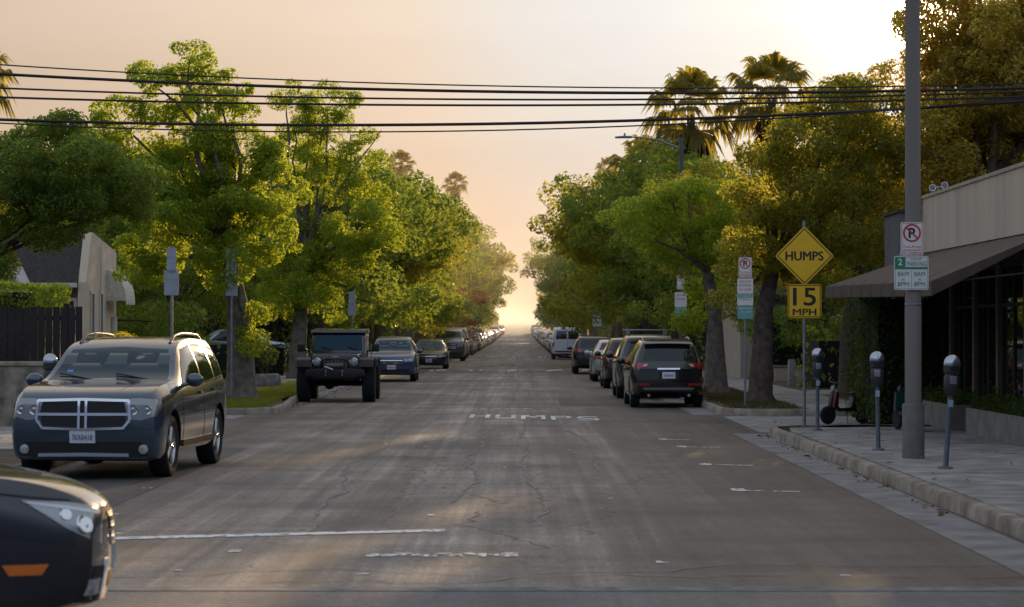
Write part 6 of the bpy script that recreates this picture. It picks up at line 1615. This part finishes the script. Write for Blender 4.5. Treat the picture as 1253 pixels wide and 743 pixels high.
# undergrowth between the trunks
for i, (x0, x1, y0, y1, h_) in enumerate([(-26,-9.8,101.5,104,3.0),(-13,-9.7,110,122,2.8),(-13,-9.7,124,142,3.0),(-13,-9.7,144,176,2.8),(-13,-9.7,180,230,3.2),(-13,-9.7,235,300,2.6),(-30,-16,79,81,2.6),(-14.5,-9.9,84.0,86,1.3)]):
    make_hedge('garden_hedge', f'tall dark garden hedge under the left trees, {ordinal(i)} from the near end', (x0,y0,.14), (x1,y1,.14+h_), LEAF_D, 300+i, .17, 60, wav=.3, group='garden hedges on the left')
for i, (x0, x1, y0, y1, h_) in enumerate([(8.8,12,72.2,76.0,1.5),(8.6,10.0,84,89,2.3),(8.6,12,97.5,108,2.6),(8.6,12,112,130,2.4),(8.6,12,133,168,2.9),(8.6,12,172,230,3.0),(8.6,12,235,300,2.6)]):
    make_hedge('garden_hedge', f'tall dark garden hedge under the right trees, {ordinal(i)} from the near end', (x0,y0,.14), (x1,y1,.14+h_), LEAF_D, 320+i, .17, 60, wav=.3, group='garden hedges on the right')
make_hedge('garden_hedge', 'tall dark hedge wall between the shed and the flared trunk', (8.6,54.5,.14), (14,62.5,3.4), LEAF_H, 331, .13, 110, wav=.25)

# palms
make_palm('tall fan palm with shaggy crown, just right of the streetlamp', (8.75,124,.12), 12.9, 401, crown=3.0, tr=.30, skirt=5.0)
make_palm('tall fan palm crown nearest the sun, rightmost of the palms', (12.7,122,.12), 13.5, 402, crown=3.0, tr=.30, skirt=4.0)
make_palm('lower fan palm tucked beside the streetlamp arm', (6.9,132,.12), 10.2, 405, crown=2.8, tr=.28, skirt=3.5)
make_palm('distant fan palm above the right tree line, left of the streetlamp', (12.2,330,zg(330)+.12), 23.4, 403, crown=2.6, tr=.30, skirt=4.0)
make_palm('slender distant palm poking above the left tree line, nearer the wires', (-16.4,330,zg(330)+.12), 24.3, 404, crown=2.4, tr=.28, skirt=2.0)
make_palm('slender distant palm above the left tree line, closer to the street', (-10.8,400,zg(400)+.12), 25.6, 406, crown=2.6, tr=.30, skirt=2.0)
make_palm('palm whose fronds droop into the frame at far left', (-24.5,107,.12), 12.8, 407, crown=2.5, tr=.28, skirt=3.0)

# ================================================================== parked cars
def place(root, x, y, deg, z=None): root.location = (x, y, zg(y) if z is None else z); root.rotation_euler = (0,0,R(deg)); return root
place(make_grey_suv(), -5.25, 32.35, 176.4)
place(make_front_car(), -4.66, 13.95, -77)
place(make_offroader(), -4.84, 64.6, 181.2)
place(make_black_crossover(), 3.52, 60.0, .5)
bl, _, bvb = make_car('suv', 'parked_suv', 'blue compact SUV parked right behind the lifted off-roader', 'SUV', paint('blue_paint', (.045,.07,.16), .45, .3)); place(bl, -4.72, 90.0, 180.8)
se, _, bvs = make_car('sedan', 'parked_sedan', 'black sedan with sun glaring off its side, behind the blue SUV', 'car', paint('charcoal_paint', (.018,.018,.017), .3, .28)); place(se, -4.42, 118.2, 180.5)
tk, _, _ = make_car('durango', 'parked_suv', 'tall dark grey SUV standing higher than the black sedan before it', 'SUV', paint('slate_paint', (.07,.08,.085), .5, .3)); place(tk, -4.45, 149.8, 180); tk.scale = (1.10,1.06,1.12)
s2, sp2, bv2 = make_car('suv', 'parked_suv', 'dark SUV with pale roof rack bars, directly ahead of the black crossover', 'SUV', paint('graphite_paint', (.025,.026,.028), .3, .25)); place(s2, 3.52, 67.9, 0); s2.scale = (1.0,1.02,1.06)
for y in (.2, -.75):
    mb = MB(); mb.box((0,y,1.77), (1.30,.075,.035)); mb.box((.52,y,1.71),(.05,.06,.13)); mb.box((-.52,y,1.71),(.05,.06,.13)); mb.build('roof_rack', mat('rack_grey', (.35,.36,.38), .4, metal=.6), s2, 40, .008)
s3 = copy_tree(s2); place(s3, 3.55, 79.4, 0); s3.scale = (1,1,1.0); s3['label'] = 'dark red-tinted SUV with bright tail lights, two ahead of the black crossover'
for c in list(s3.children):
    if c.name.startswith('roof_rack'): bpy.data.objects.remove(c)
    elif c.name.startswith(('body','door_handle','mirror')): own_mat(c, 0, paint('wine_paint', (.035,.012,.014), .3, .25))
cabin(bl, bvb, 1.13, 1.56, .35); cabin(se, bvs, 1.0, 1.38, .35)
sv, _, _ = make_car('sedan', 'parked_sedan', 'silver sedan squeezed between two dark SUVs in right row', 'car', paint('silver_paint', (.42,.45,.48), .6, .3)); place(sv, 3.50, 90.3, 0); sv.scale = (1,1,1.06)
s4 = copy_tree(s3); place(s4, 3.15, 105.6, 0); s4['label'] = 'black SUV parked ahead of the silver sedan, before the white van'
for c in s4.children:
    if c.name.startswith(('body','door_handle','mirror')): own_mat(c, 0, paint('black_paint', (.012,.011,.011)))
vn, _, _ = make_car('van', 'parked_van', 'white cargo van with two square rear windows parked up the right kerb', 'van', paint('white_paint', (.62,.66,.72), .0, .35)); place(vn, 3.02, 158.4, 0)
lb = copy_tree(sv); place(lb, -10.9, 96.8, -94, .42); lb['label'] = 'pale silver-blue car side-on in driveway behind the left hedge'
COLS = [('silver',(.40,.42,.45),.6),('black',(.012,.012,.013),.2),('white',(.62,.62,.62),0),('grey',(.12,.125,.13),.5),('dark blue',(.02,.035,.09),.4),('red',(.22,.02,.02),.3),('beige',(.34,.29,.22),.5)]
def flat_mesh(root, name):
    parts = []; inv = root.matrix_world.inverted()
    for o in walk(root):
        if o.type == 'MESH': parts.append((o.data, inv @ o.matrix_world, o))
    return parts
bpy.context.view_layer.update()
FLAT = {}
def flat_variant(root, key, ci):
    k = (key, ci)
    if k in FLAT: return FLAT[k]
    pm = paint('row_'+COLS[ci][0].replace(' ','_'), COLS[ci][1], COLS[ci][2]); bm = bmesh.new(); mats = [pm]
    inv = root.matrix_world.inverted()
    for o in walk(root):
        if o.type != 'MESH' or o.name.split('.')[0] in ('plate_characters','door_seam','door_handle','wiper','roof_rack'): continue
        t = o.data.copy(); t.transform(inv @ o.matrix_world); idx = []
        for i, s in enumerate(o.material_slots):
            mm = s.material
            if o.name.split('.')[0] in ('body','mirror') and i == 0: mm = pm
            if mm not in mats: mats.append(mm)
            idx.append(mats.index(mm))
        for p in t.polygons: p.material_index = idx[p.material_index] if idx else 0
        bm.from_mesh(t); bpy.data.meshes.remove(t)
    me = bpy.data.meshes.new('car'); bm.to_mesh(me); bm.free()
    for mm in mats: me.materials.append(mm)
    me.set_sharp_from_angle(angle=R(35))
    FLAT[k] = me; return me
cr = random.Random(21)
def car_row(y, end, x, deg, side, after, grp):
    i = 0
    while y < end:
        key = cr.choices(['suv','sedan','van'], [5,6,1])[0]; ci = cr.randrange(len(COLS)); src = {'suv':bl,'sedan':se,'van':vn}[key]
        cat = {'suv':'SUV','sedan':'car','van':'van'}[key]
        lab = f'{COLS[ci][0]} {dict(suv="SUV",sedan="sedan",van="van")[key]} in the {side} kerb row, {ordinal(i)} beyond {after}'
        if y < 215:
            o = copy_tree(src); pm = paint('row_'+COLS[ci][0].replace(' ','_'), COLS[ci][1], COLS[ci][2])
            for c in o.children:
                if c.name.startswith(('body','door_handle','mirror')): own_mat(c, 0, pm)
            o.scale = (1,1,1)
        else:
            o = link_obj('parked_'+{'suv':'suv','sedan':'sedan','van':'van'}[key], flat_variant(src, key, ci))
        o.name = 'parked_'+{'suv':'suv','sedan':'sedan','van':'van'}[key]
        tag(o, lab, cat, grp); place(o, x+cr.uniform(-.12,.12), y, deg+cr.uniform(-.8,.8))
        y += (5.4 if key == 'van' else 4.7)+cr.uniform(1.0,2.4); i += 1
car_row(159.5, 560, -4.65, 180, 'left', 'the tall grey SUV', 'cars parked along the left kerb')
car_row(166.0, 560, 3.35, 0, 'right', 'the white van', 'cars parked along the right kerb')

# ================================================================== haze, sky, sun, camera
SUN_AZ, SUN_EL = 9.46, 7.6
hz = MB(); hz.span((-350, 130, -2), (350, 2200, 15))
m = bpy.data.materials.new('evening_haze'); m.use_nodes = True; nt = m.node_tree; nt.nodes.clear()
o_ = nt.nodes.new('ShaderNodeOutputMaterial'); vs = nt.nodes.new('ShaderNodeVolumeScatter')
vs.inputs['Color'].default_value = (1.0,.80,.68,1); vs.inputs['Density'].default_value = .0010; vs.inputs['Anisotropy'].default_value = .45
nt.links.new(vs.outputs[0], o_.inputs['Volume'])
ho = hz.build('haze', m); tag(ho, 'warm evening haze hanging over the far street', 'haze', kind='stuff')

w = bpy.data.worlds.new('World'); SC.world = w; w.use_nodes = True; nt = w.node_tree; nt.nodes.clear()
N = nt.nodes.new; Lk = nt.links.new
out = N('ShaderNodeOutputWorld'); bg = N('ShaderNodeBackground'); sky = N('ShaderNodeTexSky'); sky.sky_type = 'NISHITA'
sky.sun_disc = False; sky.sun_elevation = R(SUN_EL); sky.sun_rotation = R(SUN_AZ); sky.air_density = 1.2; sky.dust_density = 4.0; sky.ozone_density = 1.5; sky.altitude = 50
# the sky is compressed (bright part rolls off as in the photograph) and warmed towards the sun
tcw = N('ShaderNodeTexCoord')
def vm(op, a, b=None):
    n = N('ShaderNodeVectorMath'); n.operation = op
    for i, q in enumerate((a, b)):
        if q is None: continue
        if isinstance(q, tuple): n.inputs[i].default_value = q
        else: Lk(q, n.inputs[i])
    return n
SKYK = (1.6, 1.6, 1.6)
num = vm('MULTIPLY', sky.outputs[0], (1,1,1)).outputs[0]
den = vm('ADD', num, SKYK).outputs[0]; comp = vm('DIVIDE', num, den).outputs[0]
sd = (math.sin(R(SUN_AZ))*math.cos(R(SUN_EL)), math.cos(R(SUN_AZ))*math.cos(R(SUN_EL)), math.sin(R(SUN_EL)))
nrm = vm('NORMALIZE', tcw.outputs['Generated']).outputs[0]
dot = vm('DOT_PRODUCT', nrm, sd).outputs['Value']
ac = N('ShaderNodeMath'); ac.operation = 'ARCCOSINE'; Lk(dot, ac.inputs[0])
an = N('ShaderNodeMapRange'); an.inputs[1].default_value = 0; an.inputs[2].default_value = math.pi; Lk(ac.outputs[0], an.inputs[0])
cr_ = N('ShaderNodeValToRGB'); el = cr_.color_ramp.elements
stops = [(0,(14.0,12.5,10.0)),(.75/180,(9.0,8.0,6.5)),(1.3/180,(1.6,1.5,1.38)),(3/180,(1.0,.95,.86)),(7/180,(.82,.785,.745)),(9.5/180,(.805,.745,.68)),(12/180,(.83,.68,.54)),(15/180,(.80,.635,.49)),(22/180,(.67,.53,.405)),(36/180,(.62,.62,.63)),(90/180,(.65,.74,.92)),(1,(.64,.78,1.05))]
el[0].position = 0; el[0].color = stops[0][1]+(1,); el[1].position = 1; el[1].color = stops[-1][1]+(1,)
for p, c in stops[1:-1]: e_ = el.new(p); e_.color = c+(1,)
Lk(an.outputs[0], cr_.inputs[0])
sz = N('ShaderNodeSeparateXYZ'); Lk(nrm, sz.inputs[0])
hz_ = N('ShaderNodeMapRange'); hz_.inputs[1].default_value = 0; hz_.inputs[2].default_value = .13; Lk(sz.outputs[2], hz_.inputs[0])
hm = N('ShaderNodeMix'); hm.data_type = 'RGBA'; hm.inputs[6].default_value = (.88,.73,.57,1); hm.inputs[7].default_value = (1,1,1,1); Lk(hz_.outputs[0], hm.inputs[0])
lumn = N('ShaderNodeRGBToBW'); Lk(comp, lumn.inputs[0]); lmr = N('ShaderNodeMapRange'); lmr.inputs[3].default_value = .55; lmr.inputs[4].default_value = 1.05; Lk(lumn.outputs[0], lmr.inputs[0])
t1 = vm('MULTIPLY', lmr.outputs[0], cr_.outputs[0]).outputs[0]; t2 = vm('MULTIPLY', t1, hm.outputs[2]).outputs[0]
# dark low band added opposite the sun, as an unseen skyline for car reflections
bk_ = N('ShaderNodeMapRange'); bk_.inputs[1].default_value = .10; bk_.inputs[2].default_value = .34; Lk(sz.outputs[2], bk_.inputs[0])
fw_ = N('ShaderNodeMapRange'); fw_.inputs[1].default_value = R(60); fw_.inputs[2].default_value = R(100); fw_.inputs[3].default_value = 1; fw_.inputs[4].default_value = 0; Lk(ac.outputs[0], fw_.inputs[0])
mxm = N('ShaderNodeMath'); mxm.operation = 'MAXIMUM'; Lk(bk_.outputs[0], mxm.inputs[0]); Lk(fw_.outputs[0], mxm.inputs[1])
dm = N('ShaderNodeMix'); dm.data_type = 'RGBA'; dm.inputs[6].default_value = (.20,.22,.25,1); dm.inputs[7].default_value = (1,1,1,1); Lk(mxm.outputs[0], dm.inputs[0])
t2 = vm('MULTIPLY', t2, dm.outputs[2]).outputs[0]
cmp_ = N('ShaderNodeMapping'); cmp_.inputs['Scale'].default_value = (3, 3, 14); Lk(nrm, cmp_.inputs['Vector'])
cn_ = N('ShaderNodeTexNoise'); cn_.inputs['Scale'].default_value = 2.2; cn_.inputs['Detail'].default_value = 5; Lk(cmp_.outputs[0], cn_.inputs['Vector'])
cv_ = N('ShaderNodeMapRange'); cv_.inputs[1].default_value = .3; cv_.inputs[2].default_value = .7; cv_.inputs[3].default_value = .955; cv_.inputs[4].default_value = 1.035; Lk(cn_.outputs['Fac'], cv_.inputs[0])
t2 = vm('MULTIPLY', t2, cv_.outputs[0]).outputs[0]
Lk(t2, bg.inputs['Color']); bg.inputs['Strength'].default_value = 1.06; Lk(bg.outputs[0], out.inputs['Surface'])

sun = bpy.data.lights.new('sun', 'SUN'); sun.energy = 5.0; sun.angle = R(.5); sun.color = (1.0,.66,.34)
so = bpy.data.objects.new('sun', sun); COL.objects.link(so)
d = Vector((math.sin(R(SUN_AZ))*math.cos(R(SUN_EL)), math.cos(R(SUN_AZ))*math.cos(R(SUN_EL)), math.sin(R(SUN_EL))))
so.rotation_euler = d.to_track_quat('Z','Y').to_euler(); so.location = (10,60,40)

cam = bpy.data.cameras.new('camera'); co = bpy.data.objects.new('camera', cam); COL.objects.link(co); SC.camera = co
cam.sensor_width = 36; cam.lens = 36*2957/1253; cam.clip_end = 8000; cam.clip_start = .5
co.location = (0,0,1.85); co.rotation_euler = (R(90+.649), 0, R(.203))
cam.dof.use_dof = True; cam.dof.focus_distance = 50; cam.dof.aperture_fstop = 4.0
SC.view_settings.view_transform = 'Standard'; SC.view_settings.look = 'None'; SC.view_settings.exposure = 0; SC.view_settings.gamma = 1
SC.cycles.max_bounces = 10; SC.cycles.diffuse_bounces = 6; SC.cycles.transmission_bounces = 4; SC.cycles.volume_bounces = 1; SC.cycles.transparent_max_bounces = 8
SC.cycles.use_denoising = True; SC.cycles.sample_clamp_indirect = 6
